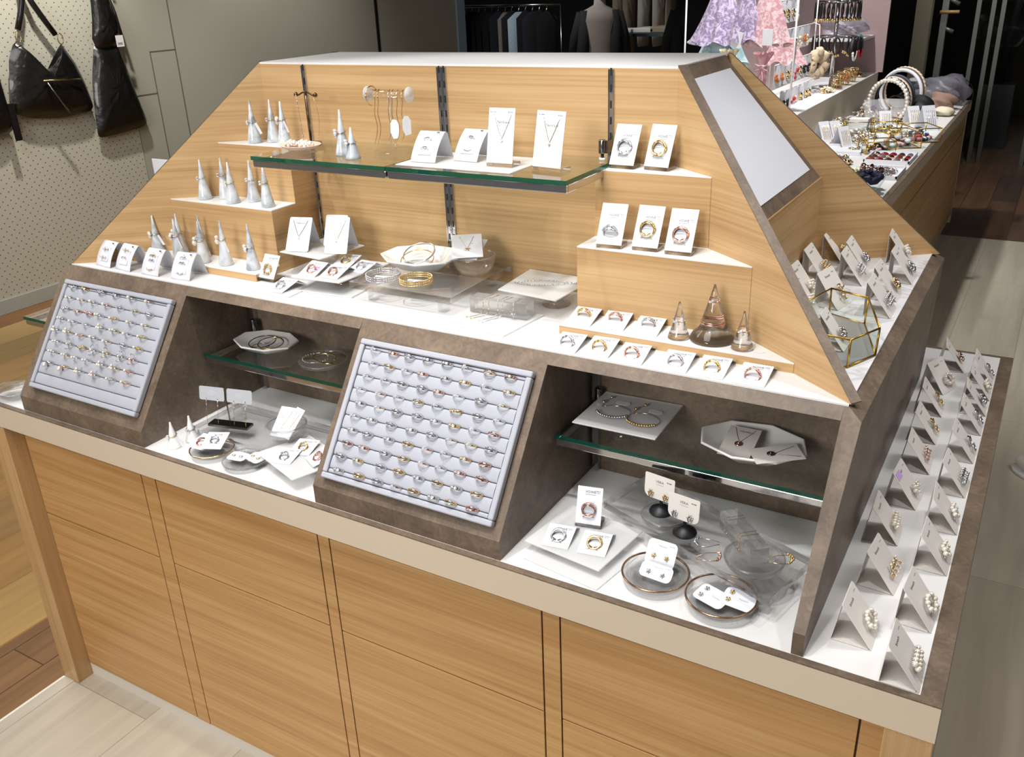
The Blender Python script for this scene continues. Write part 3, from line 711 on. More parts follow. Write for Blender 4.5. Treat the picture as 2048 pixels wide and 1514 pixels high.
def vowe_card(x, y, z, rz, tilt, metal, label, h_=.060, w_=.0475, perf=False, lay=38, cy=.4, size=1.0, flap=True, group=None, purple=False, scal=True):
    t = card_root('ring_card', label, 'ring card', x, y, z, rz, tilt, group)
    panel(w_, h_, scal=scal and not perf).build('card', PAPER, t)
    if flap and tilt < 40:
        a = R(180 - 0); dz = h_ * math.sin(R(tilt)); ln = dz * 1.5 + .004
        # the folded-back flap drops from the top edge to the surface behind
        ph = math.asin(min(.95, (dz - .0006) / ln)) + R(tilt)
        g = MB(); v = Vector((0, math.cos(ph), -math.sin(ph))) * ln
        g.prism([(-w_ / 2, h_, 0), (w_ / 2, h_, 0), (w_ / 2, h_ + v.y, v.z), (-w_ / 2, h_ + v.y, v.z)], (0, .0003, .0004)); g.build('folded_flap', PAPER, t)
    top = h_ - .008
    if perf:
        dashes(t, 0, h_ - .0125, 14, w_ * .92, LINK, name='perforation', h_=.0003); top = h_ - .021
    lettering(t, 'VOWÉ', .001, top, .0062)
    dashes(t, .001, top - .0048, 13, .019, INK); dashes(t, w_ * .33, top + .0016, 4, .008, LINK, name='price', h_=.0014); dashes(t, w_ * .33, top - .001, 4, .007, LINK, name='price', h_=.0008)
    vowe_ring(t, metal, h_ * cy, lay, size)
    if purple:
        g = MB(); g.box(.000, .020, .016, .036, .0006, .0010); o = g.build('purple_sticker', mat('purple_sticker', srgb(205, 170, 226), .6), t)
        for yy, n_ in ((.028, 5), (.021, 6)): dashes(t, .010, yy, n_, .014, mat('purple_ink', srgb(120, 60, 150), .6), z=.0013, name='handwriting', h_=.0018)
    return t
def holder(x, y, z, rz, label, group=None, w_=.044):
    """clear acrylic lectern: low foot with a front lip and a leaning back"""
    t = thing('card_holder', label, 'card holder', (x, y, z), R(rz), group)
    g = MB(); g.box(-w_ / 2, w_ / 2, -.003, .030, .0003, .006); bev(g.build('foot', CONEG, t), .0006, 1)
    g = MB(); g.box(-w_ / 2, w_ / 2, -.0045, -.003, .0003, .011); g.build('lip', CLEAR, t)
    g = MB(); g.prism([(-w_ / 2, .006, .0062), (w_ / 2, .006, .0062), (w_ / 2, .026, .040), (-w_ / 2, .026, .040)], (0, .0016, -.0008)); g.build('backrest', CLEAR, t)
    return t
G5 = 'ring cards in clear holders on the right steps'
for x, y, z, rz, til, mt, where, lay, cy in ((-.657, .448, 1.428, -1, 62, 'silver', 'left of two on the top right step', 10, .42), (-.593, .452, 1.428, -6, 66, 'gold', 'right of two on the top right step', 8, .42),
      (-.643, .366, 1.306, 5, 60, 'silver', 'leftmost of three on the middle right step', 52, .30), (-.579, .374, 1.306, 2, 60, 'gold', 'centre of three on the middle right step', 12, .42), (-.518, .372, 1.306, 3, 60, 'rose', 'rightmost of three on the middle right step', 10, .38)):
    holder(x, y, z, rz, f'clear acrylic card holder, {where}', 'acrylic holders on the right steps', .046)
    vowe_card(x + .001 * math.sin(R(rz)), y - .0022, z + .0064, rz, til, mt, f'{WORD[mt]} ring card, {where}', .074, .047, True, lay, cy, 1.05, False, G5)
low = [(-.669, .293, 1.183, 3, 'gold', 'leftmost of three on the low right step', 80, .55), (-.608, .296, 1.183, 5, 'rose', 'centre of three on the low right step', 78, .55), (-.546, .294, 1.183, 4, 'silver', 'rightmost of three on the low right step', 76, .55),
       (-.656, .2085, ZS, 3, 'silver', 'first from left in the front right row of six', 50, .42), (-.598, .214, ZS, 3, 'gold', 'second from left in the front right row of six', 52, .40), (-.537, .2085, ZS, 4, 'rose', 'third from left in the front right row of six', 50, .42),
       (-.462, .209, ZS, 3, 'silver', 'fourth from left in the front right row of six', 50, .40), (-.403, .211, ZS, 2, 'gold', 'fifth from left in the front right row of six', 50, .40), (-.338, .2085, ZS, 1, 'rose', 'sixth from left in the front right row of six', 50, .40)]
for x, y, z, rz, mt, where, lay, cy in low:
    vowe_card(x, y, z + .0004, rz, 13, mt, f'low {WORD[mt]} ring card, {where}', .057, .047, False, lay, cy, .95, True, 'low ring cards on the right')

# ================================================================ GLASS, PLATES, BRACELETS ON THE WHITE SHELF
def sheet(corners, z, t, m, name, label, cat='sheet', group=None, parent=None):
    cx = sum(p[0] for p in corners) / 4; cy = sum(p[1] for p in corners) / 4
    g = MB(); g.prism([(x - cx, y - cy, 0) for x, y in corners], (0, 0, t))
    o = g.build(name, m, parent, (cx, cy, z)); bev(o, min(.0008, t * .3), 1)
    return tag(o, label, cat, group)
def rect(cx, cy, w_, d_, deg):
    c, s = math.cos(R(deg)), math.sin(R(deg)); return [(cx + x * c - y * s, cy + x * s + y * c) for x, y in ((-w_/2, -d_/2), (w_/2, -d_/2), (w_/2, d_/2), (-w_/2, d_/2))]
def glass_cup(x, y, z, r, h_, label, name='glass_cup', cat='glass cup', group=None, foot=.6):
    g = MB(); g.lathe([(0, 0), (r * foot, 0), (r * foot, .002), (r * .35, .006), (r * .8, h_ * .55), (r, h_ - .001), (r, h_), (r * .95, h_), (r * .75, h_ * .55), (r * .2, .009), (0, .008)], 36)
    return tag(g.build(name, GLASS, None, (x, y, z)), label, cat, group)
def bowl(x, y, z, r, h_, label, t=.0028, foot=.5, m=None, name='glass_bowl', cat='bowl', rimm=None, tex=False, group=None):
    root = thing(name, label, cat, (x, y, z), group=group)
    pr = [(0, .0005), (r * foot, .0005), (r * foot, .003)]
    for k in range(1, 9):
        a = R(90 * k / 8); pr.append((r * foot + (r - r * foot) * math.sin(a), .003 + (h_ - .003) * (1 - math.cos(a))))
    inn = [(max(0, p[0] - t), p[1] + t * .8 * (1 - i / 12)) for i, p in enumerate(pr[2:])]
    g = MB(); g.lathe(pr + inn[::-1] + [(0, .004 + t)], 48); g.build('body', m or GLASS, root)
    g = MB(); g.tube(circ(r - t / 2, 48, (0, 0, h_), 'z'), t * .55, 8, True); g.build('rim', rimm or m or CONEG, root)
    return root
def plate(x, y, z, rx, ry, h_, label, n=8, rot=0, m=None, thick=.004):
    """polygonal porcelain plate with broad sloping rim"""
    def ring(s, zz, dr=0):
        return [((rx * s - dr) * math.cos(R(rot) + 2 * math.pi * (k + .5) / n), (ry * s - dr) * math.sin(R(rot) + 2 * math.pi * (k + .5) / n), zz) for k in range(n)]
    L_ = [ring(.42, 0.0005), ring(.52, .0005), ring(.62, .004), ring(1, h_ - .003), ring(1.0, h_), ring(.97, h_ + .0008), ring(.93, h_ - .001), ring(.62, .004 + thick), ring(.3, .003 + thick)]
    vs = []; [vs.extend(r) for r in L_]; vs.append((0, 0, .003 + thick)); vs.append((0, 0, .0005)); fs = []
    for i in range(len(L_) - 1):
        for k in range(n):
            k2 = (k + 1) % n; fs.append((i * n + k, i * n + k2, (i + 1) * n + k2, (i + 1) * n + k))
    b = (len(L_) - 1) * n
    for k in range(n): fs.append((b + k, b + (k + 1) % n, len(vs) - 2)); fs.append(((k + 1) % n, k, len(vs) - 1))
    g = MB(); g.add(vs, fs, False); o = g.build('octagonal_plate', m or PORC, None, (x, y, z)); bev(o, .002, 3)
    for p in o.data.polygons: p.use_smooth = True
    return tag(o, label, 'plate')

sheet([(-1.425, .225), (-1.293, .226), (-1.300, .352), (-1.432, .350)], ZS + .0003, .003, FROST, 'frosted_sheet', 'frosted acrylic sheet flat on the white shelf under two ring cards at left')
sheet([(-1.310, .270), (-1.171, .281), (-1.18, .41), (-1.32, .40)], ZS + .0003, .003, FROST, 'frosted_sheet', 'frosted acrylic sheet flat on the white shelf under a glass cup')
glass_cup(-1.245, .345, ZS + .0034, .036, .0255, 'low clear glass cup holding up the frosted sheet with four ring cards')
sheet([(-1.318, .268), (-1.196, .276), (-1.186, .430), (-1.308, .422)], ZS + .0292, .003, FROST, 'frosted_sheet', 'raised frosted acrylic sheet carrying four ring cards left of the clear slab')
vowe_card(-1.415, .290, ZS + .009, -2, 58, 'gold', 'upright gold ring card at the far left of the white shelf', .052, .046, False, 15, .38, .85, True)
t = thing('card_holder', 'low clear acrylic block under the gold ring card at left', 'card holder', (-1.415, .30, ZS + .0035)); bev(MB().box(-.026, .026, -.014, .020, 0, .0052).build('foot', CONEG, t), .0006, 1)
vowe_card(-1.345, .240, ZS + .0036, -5, 16, 'silver', 'silver ring card lying on the flat frosted sheet at left', .050, .047, False, 26, .42, .85, True)
vowe_card(-1.289, .282, ZS + .0325, -2, 22, 'rose', 'rose gold ring card with a purple sticker', .048, .046, False, 30, .4, .8, True, None, True)
vowe_card(-1.236, .288, ZS + .0325, 4, 16, 'rose', 'rose gold ring card in front on the raised frosted sheet', .048, .047, False, 26, .42, .8, True)
vowe_card(-1.268, .366, ZS + .0325, 8, 12, 'gold', 'gold ring card at the back of the raised frosted sheet', .052, .045, False, 30, .42, .8, True)
vowe_card(-1.212, .345, ZS + .0325, -8, 16, 'silver', 'silver ring card at the right of the raised frosted sheet', .044, .046, False, 30, .42, .8, True)
# the raised sheet with the pale necklace cards
glass_cup(-1.345, .412, ZS + .0002, .034, .052, 'taller clear glass cup under the sheet of pale necklace cards', foot=.7)
sheet([(-1.415, .340), (-1.292, .330), (-1.272, .455), (-1.400, .468)], ZS + .0526, .003, FROST, 'frosted_sheet', 'high frosted acrylic sheet carrying three lilac white necklace cards')
def necklace(t, w_, y0_, y1_, metal, pend='gem', cx=0, z=.0011, seg=14, r=.0004):
    g = MB(); pts = []
    for k in range(seg + 1):
        u = -1 + 2 * k / seg; pts.append((cx + u * w_ / 2, y1_ + (y0_ - y1_) * abs(u) ** 1.15, z))
    g.tube(pts, r, 5); o = g.build('chain', metal, t)
    g = MB()
    if pend == 'gem': g.gem((cx, y1_ - .003, z + .001), .0036); g.build('pendant', GEM, o)
    elif pend == 'ring': g.tube(circ(.0055, 20, (cx, y1_ - .006, z + .001), 'z'), .0012, 6, True); g.ball((cx, y1_ - .006, z + .0015), .003, 8, 5); g.build('pendant', metal, o)
    elif pend == 'bow':
        g.tube([(cx - .006, y1_ - .007, z), (cx, y1_ - .003, z + .001), (cx + .006, y1_ - .001, z)], .0012, 5); g.tube([(cx - .004, y1_ - .0, z), (cx + .003, y1_ - .008, z)], .0012, 5); g.build('pendant', metal, o)
    else: g.ball((cx - .001, y1_ - .003, z + .001), .0018, 6, 4); g.ball((cx + .0022, y1_ - .0042, z + .001), .0013, 6, 4); g.build('pendant', GEM, o)
def script_word(t, x, y, w_, m=None):
    g = MB(); pts = [(x - w_ / 2 + w_ * k / 24, y + .0011 * math.sin(k * 1.5) + (.0012 if k < 4 else 0), .0009) for k in range(25)]; g.tube(pts, .00018, 4); g.build('script_lettering', m or LINK, t)
def tent_card(x, y, z, rz, tilt, w_, h_, label, cat='necklace card', back=.9, rad=.004, group=None, m=None, name='necklace_card'):
    t = card_root(name, label, cat, x, y, z, rz, tilt, group)
    panel(w_, h_, .0006, rad).build('card', m or PAPER, t)
    # rear leaf folds down from the top edge to the surface
    dz = h_ * math.sin(R(tilt)); ln = dz / math.sin(R(68)); ph = R(68) + R(tilt)
    v = Vector((0, math.cos(ph), -math.sin(ph))) * ln
    g = MB(); g.prism([(-w_ / 2 * .96, h_ - .0005, .0), (w_ / 2 * .96, h_ - .0005, 0), (w_ / 2 * .96, h_ + v.y, v.z), (-w_ / 2 * .96, h_ + v.y, v.z)], (0, .0004, .0004)); g.build('rear_leaf', m or PAPER, t)
    return t
t = tent_card(-1.376, .352, ZS + .0562, 17, 56, .053, .078, 'pale necklace card at the left end of the high frosted sheet')
necklace(t, .034, .070, .034, STEEL, 'gem'); script_word(t, 0, .064, .02)
t = tent_card(-1.327, .418, ZS + .0562, 16, 62, .052, .070, 'pale necklace card half hidden behind another on the high sheet')
necklace(t, .030, .064, .030, GOLD, 'dots'); script_word(t, 0, .06, .02)
t = tent_card(-1.284, .372, ZS + .0562, 16, 62, .052, .080, 'pale necklace card at the right front of the high frosted sheet')
necklace(t, .034, .072, .030, GOLD, 'dots'); script_word(t, .0, .066, .02, INK)

# clear slab with plate, bowl and bracelets
S = thing('acrylic_slab', 'thick clear acrylic slab on short feet at the middle of the white shelf', 'acrylic riser', (-1.04, .38, ZS))
SL = [(-1.163, .268), (-.920, .268), (-.920, .492), (-1.163, .492)]
g = MB(); g.prism([(x + 1.04, y - .38, 0) for x, y in SL], (0, 0, .014)); bev(solid_acrylic(g.build('top_slab', ACRYL, S, (0, 0, .027))), .0006, 1)
for x in (-.085, .085): 
    for y in (-.085, .09): MB().box(x - .008, x + .008, y - .008, y + .008, .0003, .0268).build('foot', ACRYL, S)
plate(-1.085, .408, ZS + .0412, .090, .074, .027, 'white octagonal plate with bangles on the clear slab', 8, 0)
bowl(-.956, .410, ZS + .0412, .043, .040, 'clear glass bowl holding tilted necklace cards on the clear slab', foot=.45)
def bangle(x, y, z, r, metal, label, tilt=(0, 0), beads=0, rr=.0016, sq=1, group=None, gap=0):
    g = MB()
    a1 = 2 * math.pi - gap
    pts = circ(r, 40 if not gap else 36, ax='z', a0=gap / 2 + 1.2, a1=gap / 2 + 1.2 + a1)
    g.tube(pts, rr, 6, not gap)
    if beads:
        for k in range(beads): a = 2 * math.pi * k / beads; g.ball((r * math.cos(a), r * math.sin(a), .0), rr * 1.9, 6, 4)
    o = g.build('bangle', metal, None, (x, y, z)); o.rotation_euler = (R(tilt[0]), R(tilt[1]), 0)
    return tag(o, label, 'bracelet', group)
pz_ = ZS + .0412
bangle(-1.092, .412, pz_ + .028, .034, SILVER, 'silver bangle propped at the back of the octagonal plate', (24, 0))
bangle(-1.085, .395, pz_ + .020, .034, GOLD, 'slim gold bangle leaning in the octagonal plate', (18, 6), rr=.0011)
bangle(-1.082, .392, pz_ + .0105, .030, SILVER, 'beaded silver bangle lying flat in the octagonal plate', beads=40, rr=.0011)
def stack(x, y, z, r, metal, label):
    t = thing('coil_bracelet', label, 'bracelet', (x, y, z))
    for k in range(3):
        g = MB(); g.tube(circ(r - .0006 * (k % 2), 44, (0, 0, .0022 + k * .0042), 'z'), .0012, 6, True)
        for q in range(44): a = 2 * math.pi * q / 44; g.ball((r * math.cos(a), r * math.sin(a), .0022 + k * .0042), .0019, 5, 4)
        g.build('coil', metal, t)
    g = MB(); g.box(-.021, .012, -.0035, .0035, 0, .0004); o = g.build('price_tag', PAPER, t, (.002, .002, .003)); o.rotation_euler = (R(8), 0, R(10))
stack(-1.110, .312, pz_, .034, SILVER, 'silver beaded coil bracelet at the left front of the clear slab')
stack(-1.034, .318, pz_, .032, GOLD, 'gold beaded coil bracelet at the front of the clear slab')
for k, (dx, dy, rz, til, dz) in enumerate(((.000, -.030, 14, 16, .040), (.014, -.030, 34, 20, .046))):
    t = card_root('necklace_card', ['lower necklace card in the glass bowl on the slab', 'upper necklace card with a gold bow pendant in the glass bowl'][k], 'necklace card', -.958 + dx, .400 + dy, pz_ + dz, rz, til)
    panel(.060, .078, .0006).build('card', PAPER, t)
    if k: necklace(t, .028, .070, .030, GOLD, 'bow'); dashes(t, .008, .046, 5, .012, INK)
# block with draped chains
sheet([(-.925, .238), (-.780, .224), (-.768, .352), (-.915, .366)], ZS + .0003, .003, FROST, 'frosted_sheet', 'frosted acrylic sheet flat under the clear block of draped chains')
g = MB(); c_ = rect(-.842, .322, .122, .030, 1); cx, cy = -.842, .322
o = g.prism([(x - cx, y - cy, 0) for x, y in c_], (0, 0, .030)).build('acrylic_block', ACRYL, None, (cx, cy, ZS + .0036)); solid_acrylic(o); bev(o, .0007, 1); tag(o, 'clear acrylic block draped with fine chains beside the frosted sheet', 'acrylic block')
for k, (dx, mt) in enumerate(((-.030, GOLD), (-.018, GOLD), (.002, SILVER), (.012, SILVER))):
    z0 = ZS + .0345; x = -.842 + dx
    pts = [(x + .006, .336, z0), (x, .307, z0 + .0004), (x, .3062, z0 - .012), (x - .001, .305, z0 - .026), (x - .006, .296, ZS + .0042), (x - .014, .284, ZS + .0040), (x - .020, .278 - .004 * k, ZS + .0040)]
    g = MB(); g.tube(pts, .0005, 5); g.ball(pts[-1], .0016, 6, 4); g.ball((x, .3055, z0 - .014), .0012, 6, 4)
    tag(g.build('necklace', mt, None), f'{"gold" if k < 2 else "silver"} chain over the clear block, {ORD[k]} from left', 'necklace', 'chains draped over the clear block')
t = thing('necklace', 'silver star necklace hanging at the right of the clear block', 'necklace', (-.806, .304, ZS + .030))
g = MB(); g.tube([(0, .03, .0045), (0, .002, .0047), (0, 0, -.006), (.004, -.002, -.014), (.0, -.004, -.024)], .0005, 5); g.build('chain', SILVER, t)
g = MB(); 
for k in range(5): g.tube([(0, -.003, -.014), (.008 * math.cos(k * 1.257), -.003, -.014 + .008 * math.sin(k * 1.257))], [.0012, .0004], 5)
g.build('pendant', SILVER, t)
# right raised sheet on cup
glass_cup(-.778, .420, ZS + .0004, .035, .040, 'wide glass cup under the raised frosted sheet beside the right steps', foot=.8)
sheet([(-.860, .340), (-.730, .328), (-.722, .470), (-.868, .478)], ZS + .0408, .003, FROST, 'frosted_sheet', 'raised frosted acrylic sheet with a silver chain beside the right steps')
g = MB()
for s_, n_ in ((1, 26), (-1, 26)):
    for k in range(n_):
        u = k / n_; g.ball((-.852 + .118 * u + .004, .385 + s_ * .020 * math.sin(math.pi * min(1, u * 1.15) * .95) * (1 - u * .55) + .045 * u, ZS + .0455), .0017, 6, 4)
tag(g.build('chain_bracelet', SILVER, None), 'silver link bracelet laid across the raised frosted sheet', 'bracelet')

# ---------------------------------------------------------------- glass shelf goods
def ring_set_card(x, y, z, rz, tilt, h_, w_, label, kind, group=None):
    """bent white card with a cut window and two rings"""
    t = thing('ring_set_card', label, 'ring card', (x, y, z), R(rz), group)
    # front face bows backwards and the rear leaf comes straight down
    n = 12; prof = []
    yy = zz = 0.0
    for k in range(n + 1):
        a = R(tilt + 16 - 32 * (k / n)); prof.append((yy, zz)); yy += h_ / n * math.cos(a); zz += h_ / n * math.sin(a)
    topy, topz = prof[-1]; back = [(topy + .003, topz + .0005), (topy + .010, topz * .92), (topy + .024, .0006)]
    line = prof + back; vs = []; fs = []
    for i, (a, b) in enumerate(line):
        vs += [(-w_ / 2, a, b + .0006), (w_ / 2, a, b + .0006)]
        if i: fs.append((2 * i - 2, 2 * i - 1, 2 * i + 1, 2 * i))
    g = MB(); g.add(vs, fs, True); o = g.build('card', PAPER, t, fix=False); s_ = o.modifiers.new('thick', 'SOLIDIFY'); s_.thickness = .0006; s_.offset = 0
    m_ = prof[n // 2]; ang = math.atan2(prof[n // 2 + 2][1] - prof[n // 2 - 2][1], prof[n // 2 + 2][0] - prof[n // 2 - 2][0])
    f = thing_sub(t, (0, m_[0], m_[1] + .0014), ang)
    g = MB(); g.box(-w_ * .27, w_ * .27, -h_ * .30, h_ * .22, -.0004, .0003); g.box(-w_ * .27, w_ * .27, h_ * .22, h_ * .235, -.0004, .0008)
    o2 = g.build('window_insert', mat('insert_white', srgb(214, 216, 224), .6), t); o2.location = f.location; o2.rotation_euler = f.rotation_euler
    q = text_mesh('SET RING', .0032, LINK); put('lettering', q, o2, (.004, h_ * .40, -.0002 + .0014))
    g = MB(); 
    for k in range(3): g.box(w_ * .28 + .002 * k, w_ * .28 + .002 * k + .0014, h_ * .39, h_ * .44, .0008, .0012)
    g.build('price', INK, o2)
    for s_, (yc, mt, st_) in enumerate(kind):
        g = MB(); lift = .0022
        g.tube([(.0082 * math.cos(a), yc + .0050 * math.sin(a), lift + .0016 * math.sin(a)) for a in [R(8 + 164 * i / 18) if not st_ == 'u' else R(-172 + 164 * i / 18) for i in range(19)]], .0009, 6)
        if st_ == 'star': g.tube([(-.006, yc + .004, lift), (.006, yc + .0075, lift)], .0008, 5); g.tube([(-.001, yc + .0, lift), (.0, yc + .010, lift)], .0008, 5)
        if st_ == 'wave': g.tube([(-.006 + .012 * k / 10, yc + .003 + .002 * math.sin(k), lift + .001) for k in range(11)], .0008, 5)
        r_ = g.build('ring', MNAME[mt], o2)
        if st_ == 'pearl': 
            g = MB(); g.ball((-.004, yc + .004, lift + .002), .0042, 10, 6); g.ball((.0065, yc + .0045, lift + .001), .0024, 8, 5); g.build('pearl', PEARL, r_)
    bpy.data.objects.remove(f)
    return t
def thing_sub(t, loc, ang):
    o = bpy.data.objects.new('tmp', None); o.location = loc; o.rotation_euler = (ang, 0, 0); return o
sheet([(-1.046, .300), (-.800, .300), (-.800, .440), (-1.046, .440)], 1.4363, .0022, FROST, 'frosted_sheet', 'thin frosted sheet on the right pane of the upper glass shelf')
ring_set_card(-1.003, .328, 1.4387, 2, 50, .064, .054, 'white ring set card, left of two on the upper glass shelf', [(.009, 'silver', ''), (-.010, 'silver', 'wave')])
ring_set_card(-.932, .362, 1.4387, -4, 50, .066, .054, 'white ring set card, right of two on the upper glass shelf', [(.009, 'silver', 'wave'), (-.010, 'silver', 'u')])
for x, y, z_, rz, w_, mt, lab, pl in ((-.845, .342, 1.4365, 2, .052, SILVER, 'silver pendant necklace card on the upper glass shelf', 'silver'), (-.752, .345, 1.4365, -8, .060, GOLD, 'gold chain necklace card at the right of the upper glass shelf', 'gold')):
    if x < -.8: z_ = 1.4387
    t = thing('card_holder', f'clear acrylic holder under the {pl} necklace card', 'card holder', (x, y, z_), R(rz))
    bev(MB().box(-w_ / 2, w_ / 2, -.003, .030, .0002, .006).build('foot', CONEG, t), .0006, 1); MB().box(-w_ / 2, w_ / 2, -.0045, -.003, .0003, .012).build('lip', CLEAR, t)
    t = card_root('necklace_card', lab, 'necklace card', x, y - .001, z_ + .0064, rz, 78)
    panel(w_, .094, .0007).build('card', PAPER, t)
    necklace(t, .034, .083, .042, mt, 'gem', .002, r=.00055, z=.0014); lettering(t, 'Necklace', .004, .070, .0068); dashes(t, -w_ * .33, .086, 4, .012, LINK, name='price', h_=.0016); dashes(t, w_ * .33, .086, 4, .011, LINK, name='price', h_=.0018)
# left tent cards on the front left of the white shelf
for k, (x, y, rz, w_, kd) in enumerate(((-1.868, .220, -6, .058, [(.006, 'silver', 'pearl'), (-.014, 'silver', 'pearl')]), (-1.796, .218, -5, .056, [(.012, 'gold', 'pearl'), (-.006, 'gold', '')]),
        (-1.702, .217, 0, .056, [(.010, 'gold', 'star'), (-.001, 'silver', 'wave'), (-.016, 'gold', 'u')]), (-1.608, .222, 4, .056, [(.014, 'silver', 'star'), (.002, 'silver', 'wave'), (-.015, 'silver', 'u')]))):
    ring_set_card(x, y, ZS, rz, 56, .062, w_, f'bent white ring set card, {ORD[k]} from left on the white shelf', kd, 'ring set cards at the left end')

# jewellery stands on the glass shelf
t = thing('necklace_stand', 'slim bronze T shaped necklace stand at the left of the glass shelf', 'jewellery stand', (-1.378, .442, 1.4363))
BRZ = mat('bronze', srgb(110, 84, 56), .25, 1)
MB().lathe([(0, 0), (.022, 0), (.022, .003), (.004, .006), (0, .006)], 28).build('base', BRZ, t)
g = MB(); g.tube([(0, 0, .005), (0, 0, .100)], .0018, 8); g.build('pole', BRZ, t)
g = MB(); g.tube([(-.026 + .052 * k / 16, 0, .103 + .004 * math.cos(math.pi * 2 * k / 16 + math.pi)) for k in range(17)], .0018, 8); o = g.build('arm', BRZ, t)
for s_ in (-1, 1): g = MB(); g.ball((s_ * .027, 0, .101), .0048, 12, 8); g.build('knob', BRZ, o)
def hang(pts, metal, label, beads=True, pend=None, group=None, r=.0006):
    t = thing('necklace', label, 'necklace', pts[0], group=group); P0 = Vector(pts[0])
    q = [tuple(Vector(p) - P0) for p in pts]; g = MB(); g.tube(q, r, 5)
    if beads:
        for a, b in zip(q[:-1], q[1:]): g.ball(((a[0] + b[0]) / 2, (a[1] + b[1]) / 2, (a[2] + b[2]) / 2), r * 2, 5, 4)
    g.build('chain', metal, t)
    if pend: g = MB(); g.ball(q[len(q) // 2], .0024, 8, 5); g.build('pendant', pend, t)
hang([(-1.400 + .006 * k / 10, .4365, 1.537 - .0088 * k) for k in range(11)], SILVER, 'silver chain hanging from the left arm of the bronze stand')
hang([(-1.354 + .010 * math.sin(k * .3), .437, 1.536 - .0088 * k) for k in range(10)], GOLD, 'fine gold chain hanging from the right knob of the bronze stand', r=.0004)
# pink shell dish of pearls
t = thing('shell_dish', 'shallow pink dish heaped with pearl jewellery on the glass shelf', 'dish', (-1.345, .372, 1.4365))
g = MB(); g.lathe([(0, 0), (.018, 0), (.034, .004), (.047, .011), (.0475, .0118), (.045, .0118), (.033, .006), (0, .003)], 36, sy=.82); g.build('body', mat('pink_shell', srgb(226, 196, 180), .3, coat=.4), t)
PM = [MB() for _ in range(3)]
for k in range(3):
    c0 = ((-.020, -.004), (.004, .004), (.022, -.002))[k]
    n_ = 26
    for q in range(n_):
        a = q * 2.4; rr = .0135 * math.sqrt(q / n_); PM[k].ball((c0[0] + rr * math.cos(a), c0[1] + rr * math.sin(a), .0105 + (.007 * (1 - q / n_)) + .001 * math.sin(q)), .0034 if q % 3 else .0024, 7, 5)
for k in range(3): tag(PM[k].build('pearl_bracelet', PEARL, None, (-1.345, .372, 1.4365)), ['pearl cluster bracelet at the left of the pink dish', 'pearl cluster bracelet in the middle of the pink dish', 'pearl cluster bracelet at the right of the pink dish'][k], 'bracelet')
# clear T stand
bx, by = -1.128, .405
t = thing('necklace_stand', 'clear acrylic T shaped necklace stand on a round foot', 'jewellery stand', (bx, by, 1.4363))
MB().lathe([(0, 0), (.038, 0), (.0385, .001), (.0385, .0075), (.038, .008), (0, .008)], 48).build('base', ACRYL, t)
g = MB(); g.tube([(0, 0, .008), (0, 0, .104)], .005, 16); g.build('pole', ACRYL, t)
g = MB(); g.tube([(-.050, .0, .112), (.046, .0, .112)], .0085, 20); o = g.build('arm', ACRYL, t)
for s_ in (-.052, .048):
    g = MB(); g.tube([(s_ - .001, 0, .112), (s_ + .001, 0, .112)], .0145, 28); g.build('end_disc', FROST, o)
for k, (dx, mt) in enumerate(((-.030, GOLD), (-.022, GOLD), (.004, SILVER), (.012, SILVER), (.024, GOLD), (.036, GOLD))):
    zt = 1.4363 + .1215
    pts = [(bx + dx, by - .001, zt)] + [(bx + dx + .002 * math.sin(j), by - .0095, zt - .008 - .0078 * j) for j in range(11)] + [(bx + dx - .006, by - .013, zt - .098 if k > 1 else zt - .104)]
    hang(pts, mt, f'{"gold" if mt == GOLD else "silver"} chain on the clear stand arm, {ORD[k]} from left', False, None, 'chains on the clear stand', .0007)
g = MB(); g.tube(circ(.018, 30, (0, 0, 0), 'x', a0=0, a1=4.6), .0012, 6); o = g.build('hoop_bangle', GOLD, None, (bx - .043, by, 1.4363 + .108)); tag(o, 'open hoop hanging at the left end of the clear stand', 'bracelet')
for k, (dx, dz) in enumerate(((.016, -.064), (.046, -.056))):
    g = MB(); g.prism([(-.008, 0, .012), (-.003, 0, .019), (.004, 0, .018), (.009, 0, .010), (.008, 0, -.016), (-.004, 0, -.018), (-.009, 0, -.006)], (0, .0006, 0))
    o = g.build('price_tag', PAPER, None, (bx + dx, by - .012, 1.4363 + .112 + dz)); o.rotation_euler = (0, 0, R(20 + 40 * k)); tag(o, ['wide white price tag hanging under the clear stand', 'narrow white price tag at the right end of the clear stand'][k], 'tag')

# ================================================================ LEFT BAY
plate(-1.440, .285, 1.0082, .083, .058, .022, 'white octagonal plate of bangles on the left bay shelf', 8, 8)
bangle(-1.452, .285, 1.024, .030, STEEL, 'dark silver bangle on the left bay plate', (6, 0), rr=.0012)
bangle(-1.424, .283, 1.026, .028, GOLD, 'gold bangle on the left bay plate', (5, 4), rr=.0014)
bangle(-1.441, .268, 1.0205, .019, GOLD, 'small open gold cuff on the left bay plate', (0, 0), rr=.0012, gap=1.2)
bowl(-1.262, .270, 1.0082, .052, .012, 'clear glass dish of bracelets on the left bay shelf', foot=.7)
bangle(-1.280, .268, 1.0215, .027, SILVER, 'silver chain bracelet in the dish on the left bay shelf', beads=26, rr=.0010)
g = MB(); g.tube([(-1.262 + .028 * math.cos(a) + .012 * (a > 4), .275 + .022 * math.sin(a) - .004 * max(0, a - 4), 1.0225) for a in [k * .42 for k in range(15)]], .0016, 6)
tag(g.build('bracelet', GOLD, None), 'gold twisted bracelet trailing over the dish on the left bay shelf', 'bracelet')
S = thing('acrylic_slab', 'clear acrylic riser with grey edge at the back of the left bay', 'acrylic riser', (-1.30, .165, ZC))
